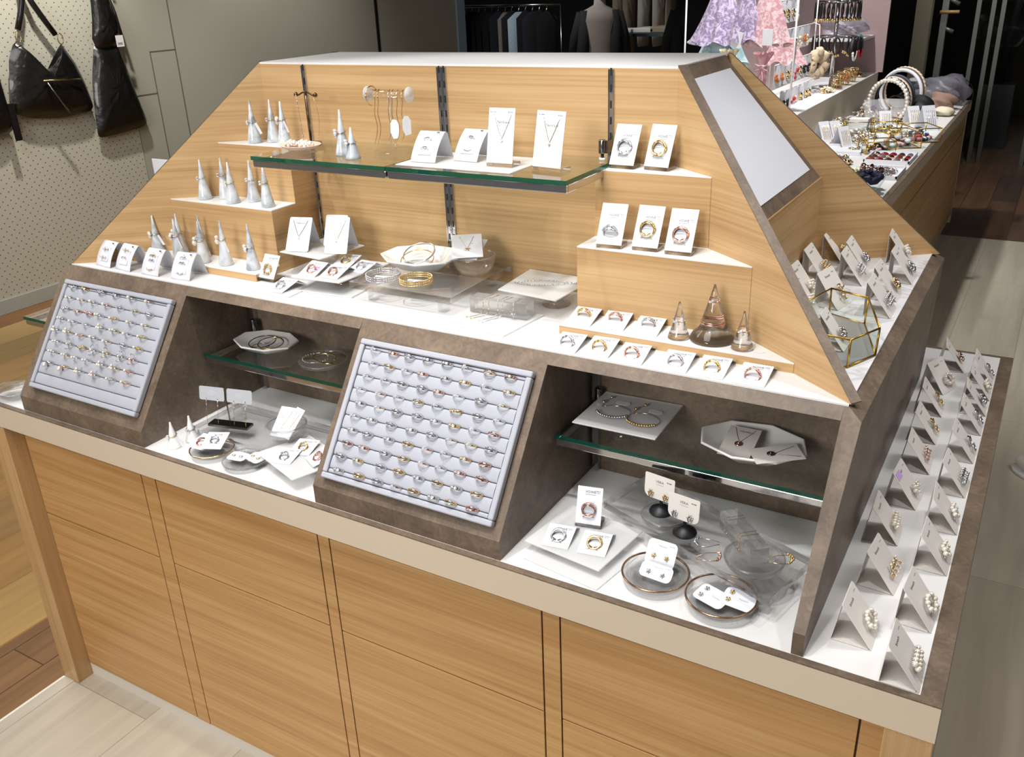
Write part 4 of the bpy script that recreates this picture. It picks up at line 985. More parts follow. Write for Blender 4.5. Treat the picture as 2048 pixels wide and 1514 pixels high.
g = MB(); g.prism([(-.205, -.072, .012), (.200, -.072, .012), (.200, .072, .012), (-.205, .072, .012)], (0, 0, .012)); bev(solid_acrylic(g.build('top_slab', ACRYL, S)), .0006, 1)
for x in (-.17, .17): MB().box(x - .008, x + .008, -.05, .05, .0003, .0118).build('foot', ACRYL, S)
ZR = ZC + .0242
t = thing('earring_stand', 'steel earring stand holding two grey cards in the left bay', 'earring stand', (-1.430, .140, ZR), R(13))
bev(MB().box(-.049, .049, -.013, .013, 0, .006).build('base', STEEL, t), .0008, 1); MB().box(-.0014, .0014, -.0008, .0008, .006, .086).build('pole', STEEL, t)
for k, s_ in enumerate((-1, 1)):
    c = thing('earring_card', f'grey earring card on the {["left", "right"][k]} half of the steel stand', 'earring card', (-1.430 + s_ * .034 * math.cos(R(13)), .140 + s_ * .034 * math.sin(R(13)) - .002, ZR + .058), rot=(R(78), 0, R(13)))
    panel(.062, .030, .0005, .004).build('card', mat('grey_card', srgb(178, 180, 186), .5), c)
    for yy, n_, w_ in ((.020, 5, .014), (.016, 7, .02), (.012, 4, .01)): dashes(c, 0, yy, n_, w_, PAPER, h_=.0007)
    for xx in (-.014, .014):
        g = MB(); g.tube([(xx, .006, .001), (xx + .001, -.015, .002), (xx, -.036, .001), (xx, -.050, .001)], .0004, 4)
        for q in range(7): g.ball((xx + .0005, .004 - q * .008, .0018), .0010, 5, 4)
        g.build('drop_earring', GOLD if k else SILVER, c)
bowl(-1.272, .150, ZR, .043, .036, 'clear glass bowl with two necklace cards in the left bay', foot=.55, t=.0035)
for k, (dx, rz, til, dz) in enumerate(((-.006, 8, 40, .014), (.014, -14, 46, .016))):
    t = card_root('necklace_card', ['wide white necklace card in the left bay bowl', 'narrow white necklace card in the left bay bowl'][k], 'necklace card', -1.272 + dx, .128, ZR + dz, rz, til)
    panel(.040 - .012 * k, .068, .0006).build('card', PAPER, t); necklace(t, .022 - .01 * k, .058, .024, GOLD, 'dots')
bowl(-1.405, .062, ZC + .0004, .047, .014, 'gold rimmed glass dish with overlapping ring cards in the left bay', foot=.6, rimm=GOLD)
vowe_card(-1.432, .040, ZC + .0165, 2, 8, 'rose', 'ring card with rose gold rings in the gold rimmed dish', .050, .047, lay=30, size=.8, flap=False)
vowe_card(-1.392, .046, ZC + .0215, 24, 12, 'silver', 'ring card with a silver ring lying over another in the gold rimmed dish', .054, .046, lay=30, size=.7, flap=False, cy=.5)
def textured_dish(x, y, z, r, h_, label, beads):
    root = bowl(x, y, z, r, h_, label, foot=.62)
    g = MB()
    for k in range(beads):
        a = 2 * math.pi * k / beads
        for j, q in enumerate((.985, .90)): g.ball((r * q * math.cos(a + j * .06), r * q * math.sin(a + j * .06), h_ - .001 - j * .004), r * .045, 6, 4)
    g.build('beaded_rim', GLASS, root); return root
textured_dish(-1.310, .062, ZC + .0004, .046, .012, 'beaded clear glass dish with earring cards in the left bay', 40)
for k, (dx, dy, rz) in enumerate(((-.030, -.018, 8), (.006, -.008, -12))):
    t = card_root('earring_card', ['white earring card at left in the beaded dish', 'white earring card at right in the beaded dish'][k], 'earring card', -1.306 + dx + .012, .062 + dy, ZC + .0135 + .002 * k, rz, 4)
    panel(.042, .030, .0005, .008).build('card', PAPER, t)
    for xx in (-.010, .008): g = MB(); g.tube(circ(.0034, 14, (xx, .014, .0018), 'z'), .0007, 5, True); g.build('stud', SILVER if not k else GOLD, t)
    dashes(t, .004, .022, 4, .012)
glass_cup(-1.200, .092, ZC + .0004, .034, .0265, 'low glass cup under the frosted sheet in the left bay', foot=.8)
sheet([(-1.281, .069), (-1.138, .0185), (-1.095, .130), (-1.238, .176)], ZC + .0272, .003, FROST, 'frosted_sheet', 'raised frosted sheet with ring cards at the front of the left bay')
vowe_card(-1.206, .055, ZC + .0305, 14, 6, 'silver', 'silver ring card at the front of the left bay frosted sheet', .052, .047, lay=30, size=.75, flap=False)
vowe_card(-1.196, .098, ZC + .0310, 14, 8, 'gold', 'gold ring card at the back of the left bay frosted sheet', .052, .047, lay=30, size=.75, flap=False, cy=.45)
vowe_card(-1.150, .080, ZC + .0335, -28, 14, 'rose', 'rose gold ring card beside the middle block in the left bay', .050, .046, lay=30, size=.8, flap=False)
# glass pieces at the far left end of the worktop
bowl(-2.075, .050, ZC + .0004, .040, .018, 'clear glass dish at the far left front of the worktop', foot=.6)
g = MB(); g.prism([(-.032, -.010, 0), (.030, -.012, 0), (.032, .010, 0), (-.030, .012, 0)], (0, 0, .016)); o = g.build('acrylic_block', ACRYL, None, (-2.070, .052, ZC + .021)); o.rotation_euler = (0, 0, R(38)); tag(o, 'clear acrylic block lying over the dish at the far left', 'acrylic block')
shelf('glass_shelf', 'small glass shelf jutting out behind the left end of the display case', -2.15, -1.9838, .16, .30, 1.02, [])
t = thing('white_sign_board', 'white board standing behind the left wing of the oak stand', 'board', (-2.04, .62, ZC)); bev(MB().box(-.098, .05, -.002, .002, 0, .47).build('panel', PAPER, t), .0006, 1)

# ================================================================ RIGHT BAY
glass_cup(-.563, .262, 1.0082, .032, .0255, 'small glass cup under the frosted sheet on the right bay shelf', foot=.85)
sheet([(-.640, .350), (-.492, .356), (-.487, .214), (-.640, .211)], 1.0342, .003, FROST, 'frosted_sheet', 'raised frosted sheet with two bracelets on the right bay shelf')
def cord_bracelet(x, y, z, rz, metal, label):
    t = thing('bead_bracelet', label, 'bracelet', (x, y, z), R(rz))
    g = MB(); g.tube([(.030 * math.cos(a), .024 * math.sin(a) * (1 if a < 6 else 1), .0016) for a in [R(-150 + 10 * k) for k in range(30)]] , .0005, 5); g.tube([(-.026, .012, .0015), (-.030, .040, .0012), (-.022, .052, .0012)], .0005, 5)
    for k in range(16): a = R(-160 + 9 * k); g.ball((.030 * math.cos(a), .024 * math.sin(a), .0026), .0026, 6, 5)
    g.ball((-.029, .030, .0028), .0030, 6, 5); g.ball((-.022, .053, .0026), .0028, 6, 5); g.build('beads', metal, t)
    g = MB(); g.prism([(-.014, 0, 0), (-.010, -.007, 0), (.010, -.007, 0), (.014, 0, 0), (.010, .007, 0), (-.010, .007, 0)], (0, 0, .0004)); g.build('price_tag', PAPER, t, (.004, .040, .0006))
cord_bracelet(-.590, .275, 1.0374, 5, SILVER, 'silver beaded cord bracelet on the right bay frosted sheet')
cord_bracelet(-.532, .268, 1.0374, -5, GOLD, 'gold beaded cord bracelet on the right bay frosted sheet')
plate(-.345, .285, 1.0082, .092, .070, .026, 'large white octagonal plate of necklace cards in the right bay', 8, 14)
t = card_root('necklace_card', 'cream necklace card with a rose gold ring pendant on the octagonal plate', 'necklace card', -.362, .235, 1.0245, 2, 10); panel(.052, .082, .0006).build('card', CREAM, t); necklace(t, .034, .078, .040, ROSE, 'ring'); lettering(t, 'Necklace', .004, .070, .0062)
t = card_root('necklace_card', 'cream necklace card lying crosswise with a round pendant on the plate', 'necklace card', -.330, .232, 1.0340, -58, 4); panel(.050, .078, .0006).build('card', CREAM, t); necklace(t, .034, .072, .036, STEEL, 'ring')
# frosted sheets front left
sheet([(-.644, .037), (-.499, .0145), (-.478, .128), (-.622, .152)], ZC + .0003, .002, FROST, 'frosted_sheet', 'lower frosted sheet flat at the front left of the right bay')
bev(tag(MB().box(-.03, .03, -.03, .03, 0, .0118).build('acrylic_block', ACRYL, None, (-.572, .105, ZC + .0026)), 'hidden clear block between two frosted sheets in the right bay', 'acrylic block'), .001, 1)
sheet([(-.656, .062), (-.508, .042), (-.490, .178), (-.636, .198)], ZC + .0148, .003, FROST, 'frosted_sheet', 'upper frosted sheet with three ring cards at the front of the right bay')
ZL2 = ZC + .0182
vowe_card(-.601, .066, ZL2, 9, 14, 'silver', 'silver ring card lying at the front of the right bay', .050, .047, lay=24, size=.95, cy=.48)
vowe_card(-.538, .074, ZL2, 9, 14, 'gold', 'gold ring card lying at the front of the right bay', .050, .048, lay=24, size=.95, cy=.48)
t = thing('card_holder', 'clear acrylic holder under the upright rose gold ring card', 'card holder', (-.578, .147, ZL2), R(12)); bev(MB().box(-.023, .023, -.003, .028, .0002, .006).build('foot', CONEG, t), .0006, 1); MB().box(-.023, .023, -.0045, -.003, .0003, .011).build('lip', CLEAR, t)
vowe_card(-.5775, .145, ZL2 + .0064, 12, 70, 'rose', 'upright rose gold ring card at the back of the frosted sheet', .064, .044, lay=12, size=.95, cy=.40)
# diagonal thick slab
CO = [(-.572, .196), (-.243, .060), (-.214, .186), (-.537, .322)]; cx, cy = -.39, .19
S = thing('acrylic_slab', 'long thick clear acrylic slab set diagonally across the right bay', 'acrylic riser', (cx, cy, ZC))
g = MB(); g.prism([(x - cx, y - cy, .030) for x, y in CO], (0, 0, .015)); bev(solid_acrylic(g.build('top_slab', ACRYL, S)), .0006, 1)
for x, y in ((-.53, .205), (-.255, .088), (-.235, .165), (-.52, .285)): MB().box(x - cx - .007, x - cx + .007, y - cy - .007, y - cy + .007, .0003, .0298).build('foot', ACRYL, S)
ZT2 = ZC + .0452
bowl(-.452, .182, ZT2, .041, .016, 'round clear glass dish under the black earring displays', foot=.8)
bowl(-.287, .128, ZT2, .046, .017, 'round clear glass dish under the clear block at the slab end', foot=.8)
for k, (x, y, mt) in enumerate(((-.466, .196, GOLD), (-.412, .165, SILVER))):
    zb = ZT2 + (.0072 if k == 0 else .0)
    t = thing('earring_display', f'black round-footed earring display, {["left", "right"][k]} of two in the right bay', 'earring display', (x, y, zb), R(-9))
    MB().lathe([(0, 0), (.0195, 0), (.020, .002), (.018, .006), (.010, .011), (.004, .014), (0, .014)], 32).build('base', BLACK, t)
    MB().box(-.0025, .0025, -.0012, .0012, .012, .060).build('pole', BLACK, t); MB().box(-.020, .020, -.001, .001, .058, .0655).build('crossbar', BLACK, t)
    c = card_root('earring_card', f'cream earring card with {"gold" if k == 0 else "silver"} earrings on the black display', 'earring card', x - .001, y - .0085, zb + .0285, -9, 86)
    pts = [(-.028, .042, 0), (-.0265, .044, 0), (.0265, .044, 0), (.028, .042, 0)] + [(.028 - .012 * (1 - math.cos(a)), .012 - .012 * math.sin(a), 0) for a in [R(q * 18) for q in range(6)]] + [(-.016 - .012 * math.sin(a), .012 - .012 * math.cos(a), 0) for a in [R(q * 18) for q in range(6)]]
    g = MB(); g.prism(pts, (0, 0, .0007)); g.build('card', CREAM, c)
    lettering(c, 'VERA', .0, .032, .0064); dashes(c, 0, .0265, 7, .015, INK); dashes(c, .018, .0345, 4, .009, INK, name='price', h_=.0016)
    for xx in (-.015, .013):
        g = MB()
        for q in range(5): g.tube([(xx, .010, .0012), (xx + .005 * math.cos(q * .9 + .4), .009 + .006 * math.sin(q * .9 + .4), .002), (xx + .003 * math.cos(q * .9 + .4), .002 + .004 * math.sin(q * .9), .003)], [.0006, .0013, .0004], 5)
        g.ball((xx, .006, .003), .0018, 6, 4); g.build('earring', mt, c)
# block on the dish
g = MB(); c4 = rect(0, 0, .112, .030, 0); g.prism([(x, y, 0) for x, y in c4], (0, 0, .030)); o = g.build('acrylic_block', ACRYL, None, (-.312, .150, ZT2 + .0178)); o.rotation_euler = (0, 0, R(-48)); solid_acrylic(o); bev(o, .0008, 1); tag(o, 'clear acrylic block with chains lying across the glass dish', 'acrylic block')
for k, (f_, mt) in enumerate(((-.034, SILVER), (-.026, SILVER), (.012, GOLD), (.020, GOLD))):
    ca, sa = math.cos(R(-48)), math.sin(R(-48)); bx2, by2 = -.312 + f_ * ca, .150 + f_ * sa; n_ = (-sa, ca)
    g = MB(); zt = ZT2 + .0484; pts = [(bx2 - n_[0] * .0158, by2 - n_[1] * .0158, zt - .024), (bx2 - n_[0] * .0158, by2 - n_[1] * .0158, zt - .001), (bx2 - n_[0] * .0145, by2 - n_[1] * .0145, zt), (bx2 + n_[0] * .0148, by2 + n_[1] * .0148, zt), (bx2 + n_[0] * .0158, by2 + n_[1] * .0158, zt - .016)]
    g.tube(pts, .0005, 5); g.ball(pts[0], .0016, 6, 4); tag(g.build('necklace', mt, None), f'{"silver" if k < 2 else "gold"} chain across the block in the right bay, {ORD[k]} from its left end', 'necklace')
def cluster_chain(x, y, z, metal, label, rz, parent=None):
    t = thing('cluster_bracelet', label, 'bracelet', (x, y, z), R(rz)); r = random.Random(int(x * 1000))
    g = MB()
    for k in range(26): a = R(120 + 120 * k / 26); g.ball((.012 * math.cos(a) + r.uniform(-.002, .002), .012 * math.sin(a) + r.uniform(-.002, .002), .002 + r.uniform(0, .002)), .0018, 5, 4)
    g.tube([(-.008, .011, .001), (.008, .013, .001), (.026, .010, .001)], .0006, 5); g.tube([(-.006, -.011, .001), (.010, -.008, .001), (.026, .004, .001)], .0006, 5); g.build('links', metal, t)
cluster_chain(-.376, .150, ZT2, SILVER, 'silver leaf bracelet on the diagonal slab', 10)
cluster_chain(-.350, .122, ZT2, ROSE, 'rose gold leaf bracelet on the diagonal slab', -160)
cluster_chain(-.245, .140, ZT2 + .0175, GOLD, 'bronze gold cluster bracelet behind the block end', 200)
# plates at the front
def rim_plate(x, y, r, h_, label, swirl):
    root = bowl(x, y, ZC + .0004, r, h_, label, foot=.66, t=.003, rimm=mat('gold_rim', srgb(176, 140, 110), .2, .9))
    g = MB()
    if swirl:
        for k in range(9): g.tube([((r * (.4 + .055 * k) + .0012 * math.sin(a * 7 + k)) * math.cos(a), (r * (.4 + .055 * k) + .0012 * math.cos(a * 5 + k)) * math.sin(a), .005 + .0012 * k) for a in [2 * math.pi * j / 40 for j in range(40)]], .0006, 4, True)
    else:
        rr = random.Random(3)
        for k in range(150): a = rr.uniform(0, 6.28); q = r * rr.uniform(.45, .92); g.ball((q * math.cos(a), q * math.sin(a), .0042 + .006 * max(0, q / r - .6)), .0009, 4, 3)
    g.build('texture_swirls' if swirl else 'texture_dots', GLASS, root); return root
rim_plate(-.428, .082, .054, .017, 'swirled glass plate with a bronze rim at the front of the right bay', True)
rim_plate(-.317, .068, .0545, .020, 'dotted glass plate with a bronze rim at the front of the right bay', False)
def stud_card(x, y, z, rz, til, w_, h_, mt, label, side=False):
    c = card_root('earring_card', label, 'earring card', x, y, z, rz, til); panel(w_, h_, .0006, .008).build('card', PAPER, c)
    for s_ in (-1, 1):
        px, py = (s_ * w_ * .22, h_ * .38) if not side else (-w_ * .28, h_ * .5 + s_ * .008)
        g = MB()
        for q in range(5): g.tube([(px, py, .0014), (px + .0038 * math.cos(q * 1.257), py + .0038 * math.sin(q * 1.257), .0024)], [.0006, .0014], 5)
        g.ball((px, py, .003), .0014, 6, 4); g.build('stud', mt, c)
    script_word(c, 0 if not side else w_ * .14, h_ * .78 if not side else h_ * .5, w_ * .3); dashes(c, w_ * .32, h_ * .85, 3, .008, INK)
    return c
stud_card(-.431, .100, ZC + .014, -2, 58, .050, .042, GOLD, 'upright white card of gold stud earrings on the swirled plate')
stud_card(-.426, .068, ZC + .012, -4, 38, .054, .026, SILVER, 'low white card of silver stud earrings on the swirled plate')
stud_card(-.336, .050, ZC + .0115, -18, 8, .052, .036, SILVER, 'white card of silver studs lying in the dotted plate', True)
stud_card(-.293, .055, ZC + .0145, -6, 10, .050, .038, GOLD, 'white card of gold studs lying in the dotted plate', True)

# ================================================================ BROOCH CARDS
def brooch_mesh(kind, metal, seed):
    r = random.Random(seed); g = MB(); p = MB()
    def pearl(x, y, q): p.ball((x, y, .004 + q * .6), q, 8, 6); g.tube([(x * .9, y * .95, .003), (x, y, .004)], .0012, 5)
    if kind == 'cluster':
        for k in range(11): a = k * 2.4; rr = .0032 * math.sqrt(k); pearl(rr * math.cos(a) * .8, rr * math.sin(a) * 1.5, .0030 + .0008 * (k % 3 == 0))
    elif kind == 'wreath':
        for k in range(14): a = 2 * math.pi * k / 14; pearl(.0095 * math.cos(a), .0125 * math.sin(a), .0024 if k % 2 else .0036)
        for k in range(8): a = R(20 + 40 * k); g.ball((.0085 * math.cos(a), .012 * math.sin(a), .004), .0016, 5, 4)
    elif kind == 'column':
        for k in range(5):
            for s_ in (-1, 1): pearl(s_ * .0036, -.016 + .008 * k, .0030 + .0003 * k)
        for k in range(10): g.ball((-.006 + .012 * (k % 2), -.018 + .004 * k, .005), .0016, 5, 4)
    elif kind == 'twig':
        g.tube([(-.004, .018, .003), (0, .006, .004), (.002, -.006, .004), (.006, -.018, .003)], .0012, 6)
        for k in range(7): s_ = 1 if k % 2 else -1; y = .015 - .0055 * k; g.tube([(.0, y, .004), (s_ * .006, y - .003, .005)], [.0010, .0016], 5); pearl(s_ * .0072, y - .004, .0021)
    elif kind == 'bow':
        for s_ in (-1, 1):
            g.tube([(0, 0, .004), (s_ * .006, .006, .006), (s_ * .013, .005, .005), (s_ * .013, -.002, .005), (s_ * .005, -.003, .006), (0, 0, .004)], .0014, 6); g.tube([(0, 0, .004), (s_ * .005, -.008, .005), (s_ * .007, -.014, .004)], .0013, 6)
        pearl(0, 0, .0030)
    elif kind == 'flower':
        for k in range(8):
            a = 2 * math.pi * k / 8
            g.tube([(.002 * math.cos(a), .002 * math.sin(a), .004), (.0075 * math.cos(a), .0075 * math.sin(a), .007), (.0125 * math.cos(a), .0125 * math.sin(a), .005)], [.001, .0030, .0006], 6)
        p.ball((0, 0, .008), .0030, 8, 6)
    elif kind == 'leaf':
        g.tube([(-.005, .019, .003), (0, 0, .004), (.005, -.019, .003)], .0010, 6)
        for k in range(9):
            y = .016 - .0042 * k; s_ = 1 if k % 2 else -1
            g.tube([(-.001 * k * .1, y, .004), (s_ * .005, y + .001, .007), (s_ * .009, y + .004, .004)], [.0006, .0026, .0004], 5)
        for k in range(5): p.ball((.001 * k, .012 - .006 * k, .008), .0017, 6, 4)
    g.tube([(-.010, .012, .0012), (-.004, .004, .0016), (.0, -.002, .002)], .0005, 4)
    return g, p
_bm = {}
def brooch_card(x, y, z, rz, label, kind, metal, word='brooch', w_=.066, h_=.077, base=.055, group=None, rear=True, purple=False, sz=1.15, by=.34):
    """folded tent card: front foot at (x, y); local x runs along the row, face slopes up and back"""
    apz = .062 * h_ / .077; run = math.sqrt(h_ * h_ - apz * apz); til = math.degrees(math.atan2(apz, run))
    t = card_root('brooch_card', label, 'brooch card', x, y, z, rz, til, group)
    panel(w_, h_, .0006, .0035).build('card', CREAM, t)
    # rear leaf and foot leaf, expressed in the face's own frame
    Mi = Matrix.Rotation(-R(til), 4, 'X')
    def Q(a, b, c): return tuple(Mi @ Vector((a, b, c)))
    A = (run, apz); B = (base, .0005); C = (.004, .0005)
    g = MB(); e = w_ / 2 - .0006
    for (y0_, z0_), (y1_, z1_) in ((A, B), (B, C)):
        g.prism([Q(-e, y0_, z0_), Q(e, y0_, z0_), Q(e, y1_, z1_), Q(-e, y1_, z1_)], tuple(Mi @ Vector((0, .0004, .0004))))
    g.build('rear_leaf', CREAM, t)
    put('lettering', text_mesh(word, .0068, INK), t, (-w_ * .06, h_ - .013, .0010))
    dashes(t, w_ * .32, h_ - .010, 3, .009, LINK, h_=.0012)
    k = (kind, metal.name)
    if k not in _bm:
        a, b = brooch_mesh(kind, metal, len(_bm)); _bm[k] = (a.mesh('brooch', metal), b.mesh('pearls', PEARL) if b.v else None)
    br = put('brooch', _bm[k][0], t, (w_ * .10, h_ * by, .0012), (0, 0, R(90)), sz)
    if _bm[k][1]: put('pearls', _bm[k][1], br)
    if purple:
        g = MB(); g.box(-.028, -.004, h_ - .020, h_ - .006, .0008, .0012); g.build('purple_sticker', MATS['purple_sticker'], t)
    return t
# the card row faces right (+x): local x must run along +y, so rz = 90
left = [(-.100, .069, 'wreath', GOLD), (-.084, .212, 'twig', GOLD), (-.112, .351, 'column', GOLD), (-.100, .479, 'cluster', GOLD), (-.099, .620, 'twig', ROSE), (-.104, .750, 'bow', GOLD), (-.111, .885, 'bow', GOLD)]
right = [(-.030, .013, 'column', SILVER), (-.018, .146, 'wreath', SILVER), (-.018, .300, 'cluster', SILVER), (-.022, .428, 'cluster', SILVER), (-.026, .560, 'leaf', SILVER), (-.028, .700, 'bow', SILVER), (-.024, .830, 'bow', SILVER), (-.022, .925, 'flower', SILVER), (-.020, 1.010, 'cluster', SILVER), (-.022, 1.100, 'bow', SILVER)]
W3 = {'wreath': 'pearl wreath', 'twig': 'pearl twig', 'column': 'pearl column', 'cluster': 'pearl cluster', 'bow': 'bow', 'leaf': 'leaf', 'flower': 'flower'}
for k, (x, y, kd, mt) in enumerate(left):
    x = min(x, -.092); rz = 90 + (0, -4, 2, -3, 2, 0, 3)[k]
    brooch_card(x, y + .033, ZC + .0002, rz, f'{"rose gold" if mt == ROSE else "gold"} {W3[kd]} brooch card, {ORD[k]} from front in the inner row', kd, mt, group='inner row of brooch cards', purple=(k == 3))
brooch_card(-.110, 1.035, ZC + .0002, 70, 'gold pearl crescent brooch card turned aside near the far end', 'wreath', GOLD)
brooch_card(-.098, 1.185, ZC + .0002, 96, 'rose gold bow brooch card at the far end of the strip', 'flower', ROSE)
for k, (x, y, kd, mt) in enumerate(right):
    x = min(x, -.030) - .001 * (k % 2)
    w_ = .066 if k < 7 else .060
    brooch_card(x, y + .033, ZC + .0002, 90 + (1, -3, 0, 3, -2, 0, 1, 4, 2, 0)[k], f'silver {W3[kd]} brooch card, {ORD[k]} from front in the outer row', kd, mt, w_=w_ , base=.050, group='outer row of brooch cards')
# marble shelf of the display case
MARBLE = mat('white_marble', srgb(232, 232, 234), .22)
n_ = N(MARBLE, 'ShaderNodeTexNoise', Scale=7.0, Detail=5.0, Distortion=2.5); L(MARBLE, coords(MARBLE, (1, 1, 1)), n_.inputs['Vector'])
L(MARBLE, ramp(MARBLE, n_.outputs['Fac'], [(.42, srgb(232, 232, 234)), (.5, srgb(206, 206, 208)), (.56, srgb(232, 232, 234))]), bsdf(MARBLE).inputs['Base Color'])
g = MB(); g.prism([(-.402, .400, h), (-.194, .244, h), (-.1905, .247, h), (-.1905, 1.040, h), (-.194, 1.045, h), (-.402, .884, h)], (0, 0, .0016)); o = g.build('marble_sheet', MARBLE, dc); o.matrix_parent_inverse = Matrix.Translation((1.08, -.5, -ZC))
ZM = h + .0018
top = [(-.350, .780, 'leaf', GOLD, 90, 'gold leaf brooch card against the felt panel wall'), (-.340, .905, 'flower', GOLD, 90, 'gold flower brooch card at the back against the end wall'), (-.288, .868, 'flower', SILVER, 92, 'silver flower brooch card in the middle of the marble shelf'), (-.281, .786, 'leaf', SILVER, 92, 'dark silver leaf brooch card in the middle of the marble shelf'),
       (-.205, .715, 'flower', GOLD, 90, 'gold flower brooch card by the marble shelf rim'), (-.200, .620, 'leaf', SILVER, 90, 'silver leaf brooch card by the marble shelf rim'), (-.222, .960, 'cluster', SILVER, 94, 'pearl brooch card at the far corner of the marble shelf'), (-.196, .835, 'flower', SILVER, 90, 'small silver brooch card second from the far corner of the marble shelf'),
       (-.345, .645, 'cluster', GOLD, 88, 'gold brooch card half hidden behind the front wing'), (-.325, .560, 'cluster', SILVER, 86, 'silver brooch card half hidden behind the front wing'), (-.285, .625, 'bow', GOLD, 78, 'wide pale brooch card standing behind the brass box')]
for k, (x, y, kd, mt, rz, lab) in enumerate(top):
    brooch_card(x, y, ZM, rz, lab, kd, mt, w_=.064, h_=.077, base=.046, sz=1.15)
# brass and glass box
t = thing('glass_box', 'open six sided brass and glass box on the marble shelf', 'glass box', (-.246, .425, ZM))
HX = [(-.050, -.078), (.026, -.092), (.056, -.022), (.012, .120), (-.056, .148), (-.082, .040)]
HB = [(x * .97, y * .97) for x, y in HX]
for k in range(6):
    a, b = HX[k], HX[(k + 1) % 6]; c, d = HB[k], HB[(k + 1) % 6]
    g = MB(); g.tube([(a[0], a[1], .048), (b[0], b[1], .048)], .0017, 6); g.build('rim_bar', BRASS, t)
    g = MB(); g.tube([(c[0], c[1], .0018), (d[0], d[1], .0018)], .0017, 6); g.build('base_bar', BRASS, t)
    g = MB(); g.tube([(a[0], a[1], .048), (c[0], c[1], .0018)], .0017, 6); g.build('corner_bar', BRASS, t)
    g = MB(); g.prism([(a[0], a[1], .047), (b[0], b[1], .047), (d[0], d[1], .003), (c[0], c[1], .003)], (0, 0, .0004)); g.build('glass_side', PANE, t)
g = MB(); g.prism([(x, y, .0012) for x, y in HB], (0, 0, .0012)); g.build('mirror_floor', mat('mirror', srgb(206, 210, 210), .25, .6), t)
brooch_card(-.238, .412, ZM + .0030, 90, 'small brooch card with a round silver brooch inside the brass box', 'flower', SILVER, w_=.044, h_=.072, base=.030, sz=1.0)

# ================================================================ SECOND COUNTER WITH HAIR ACCESSORIES
c2 = thing('accessory_counter', 'long oak counter with white top crowded with hair accessories behind the jewellery display', 'counter', (-1.5, 4.3, 0))
def P2(o): o.parent = c2; o.matrix_parent_inverse = Matrix.Translation((1.5, -4.3, 0)); return o
P2(MB().box(-2.50, -.60, 2.45, 6.16, .06, .80).build('carcass', W_OAK)); P2(MB().box(-2.52, -.565, 2.42, 6.19, .80, .8575).build('slab', BEIGE)); P2(MB().box(-2.50, -.587, 2.44, 6.17, .8575, .8605).build('inlay', WHITE))
P2(MB().box(-.587, -.565, 2.42, 6.19, .8576, .8605).build('rim', BROWN)); P2(MB().box(-.598, -.593, 2.43, 6.18, .655, .662).build('shadow_gap', SEAM))
for y0_, y1_ in ((2.45, 4.29), (4.296, 6.16)):
    for z0_, z1_ in ((.06, .655), (.663, .795)): P2(MB().box(-.600, -.583, y0_ + .002, y1_ - .002, z0_, z1_).build('drawer_front', W_OAK))
P2(MB().box(-.60, -.580, 6.16, 6.185, 0, .80).build('corner_trim', BEIGE)); P2(MB().box(-.62, -.60, 2.45, 6.16, 0, .06).build('plinth', MATS['plinth_white']))
ZD = .8608
st2 = thing('tiered_display_unit', 'beige tiered display unit with mauve end board on the accessory counter', 'display unit', (-1.8, 4.6, ZD))
def P3(o): o.parent = st2; o.matrix_parent_inverse = Matrix.Translation((1.8, -4.6, -ZD)); return o
P3(MB().box(-2.4, -1.19, 3.0, 6.10, ZD, 1.046).build('riser', BEIGE)); P3(MB().box(-2.4, -1.19, 3.0, 6.10, 1.046, 1.05).build('tier_top', WHITE))
P3(MB().box(-1.64, -1.60, 4.05, 6.07, 1.0505, 1.66).build('core', mat('mauve_board', srgb(176, 152, 152), .6)))
P3(MB().box(-1.95, -1.16, 6.075, 6.10, 1.0502, 1.80).build('end_board', MATS['mauve_board'])); P3(MB().box(-1.60, -1.24, 5.62, 6.07, 1.285, 1.30).build('small_shelf', WHITE))
WM = mat('white_metal', srgb(236, 236, 236), .4); LB = mat('hair_tie_black', srgb(24, 22, 26), .6)
# card racks
rk = thing('earring_card_rack', 'white wire rack with rows of hanging hair clip cards on the accessory counter', 'rack', (-1.40, 4.55, 1.051))
for y in (4.05, 5.0): g = MB(); g.tube([(0, y - 4.55, 0), (0, y - 4.55, .60)], .004, 6); g.build('upright', WM, rk)
rowsp = [(-.05, 1.585), (-.02, 1.435), (.02, 1.275), (.06, 1.14)]
for k, (dx, z) in enumerate(rowsp): g = MB(); g.tube([(dx + .012, -.52, z - 1.051), (dx + .012, .46, z - 1.051)], .0035, 6); g.build('bar', WM, rk)
pal = [('gold', GOLD), ('cream', mat('cream_bead', srgb(226, 212, 186), .4)), ('black', LB), ('orange', mat('orange_bead', srgb(206, 120, 60), .4)), ('red', mat('red_bead', srgb(180, 40, 50), .35)), ('silver', SILVER)]
protoc = {}
for ci, (cn, cm) in enumerate(pal):
    g = MB(); g.box(-.0015, .0015, -.022, .022, -.115, 0); a = g.mesh('card', PAPER)
    g = MB(); r = random.Random(ci)
    for q in range(6): g.ball((.004, r.uniform(-.012, .012), -.072 + r.uniform(-.030, .022)), r.uniform(.006, .013), 6, 4)
    protoc[cn] = (a, g.mesh('ornament', cm))
seq = [['gold', 'gold', 'cream', 'gold', 'gold', 'gold', 'cream'], ['black', 'silver', 'black', 'silver', 'black', 'silver', 'cream', 'cream', 'orange', 'cream'], ['orange', 'orange', 'gold', 'gold', 'red', 'gold', 'black', 'black', 'cream'], ['black', 'black', 'red', 'cream', 'gold', 'gold', 'gold']]
RW = ['top', 'second', 'third', 'bottom']
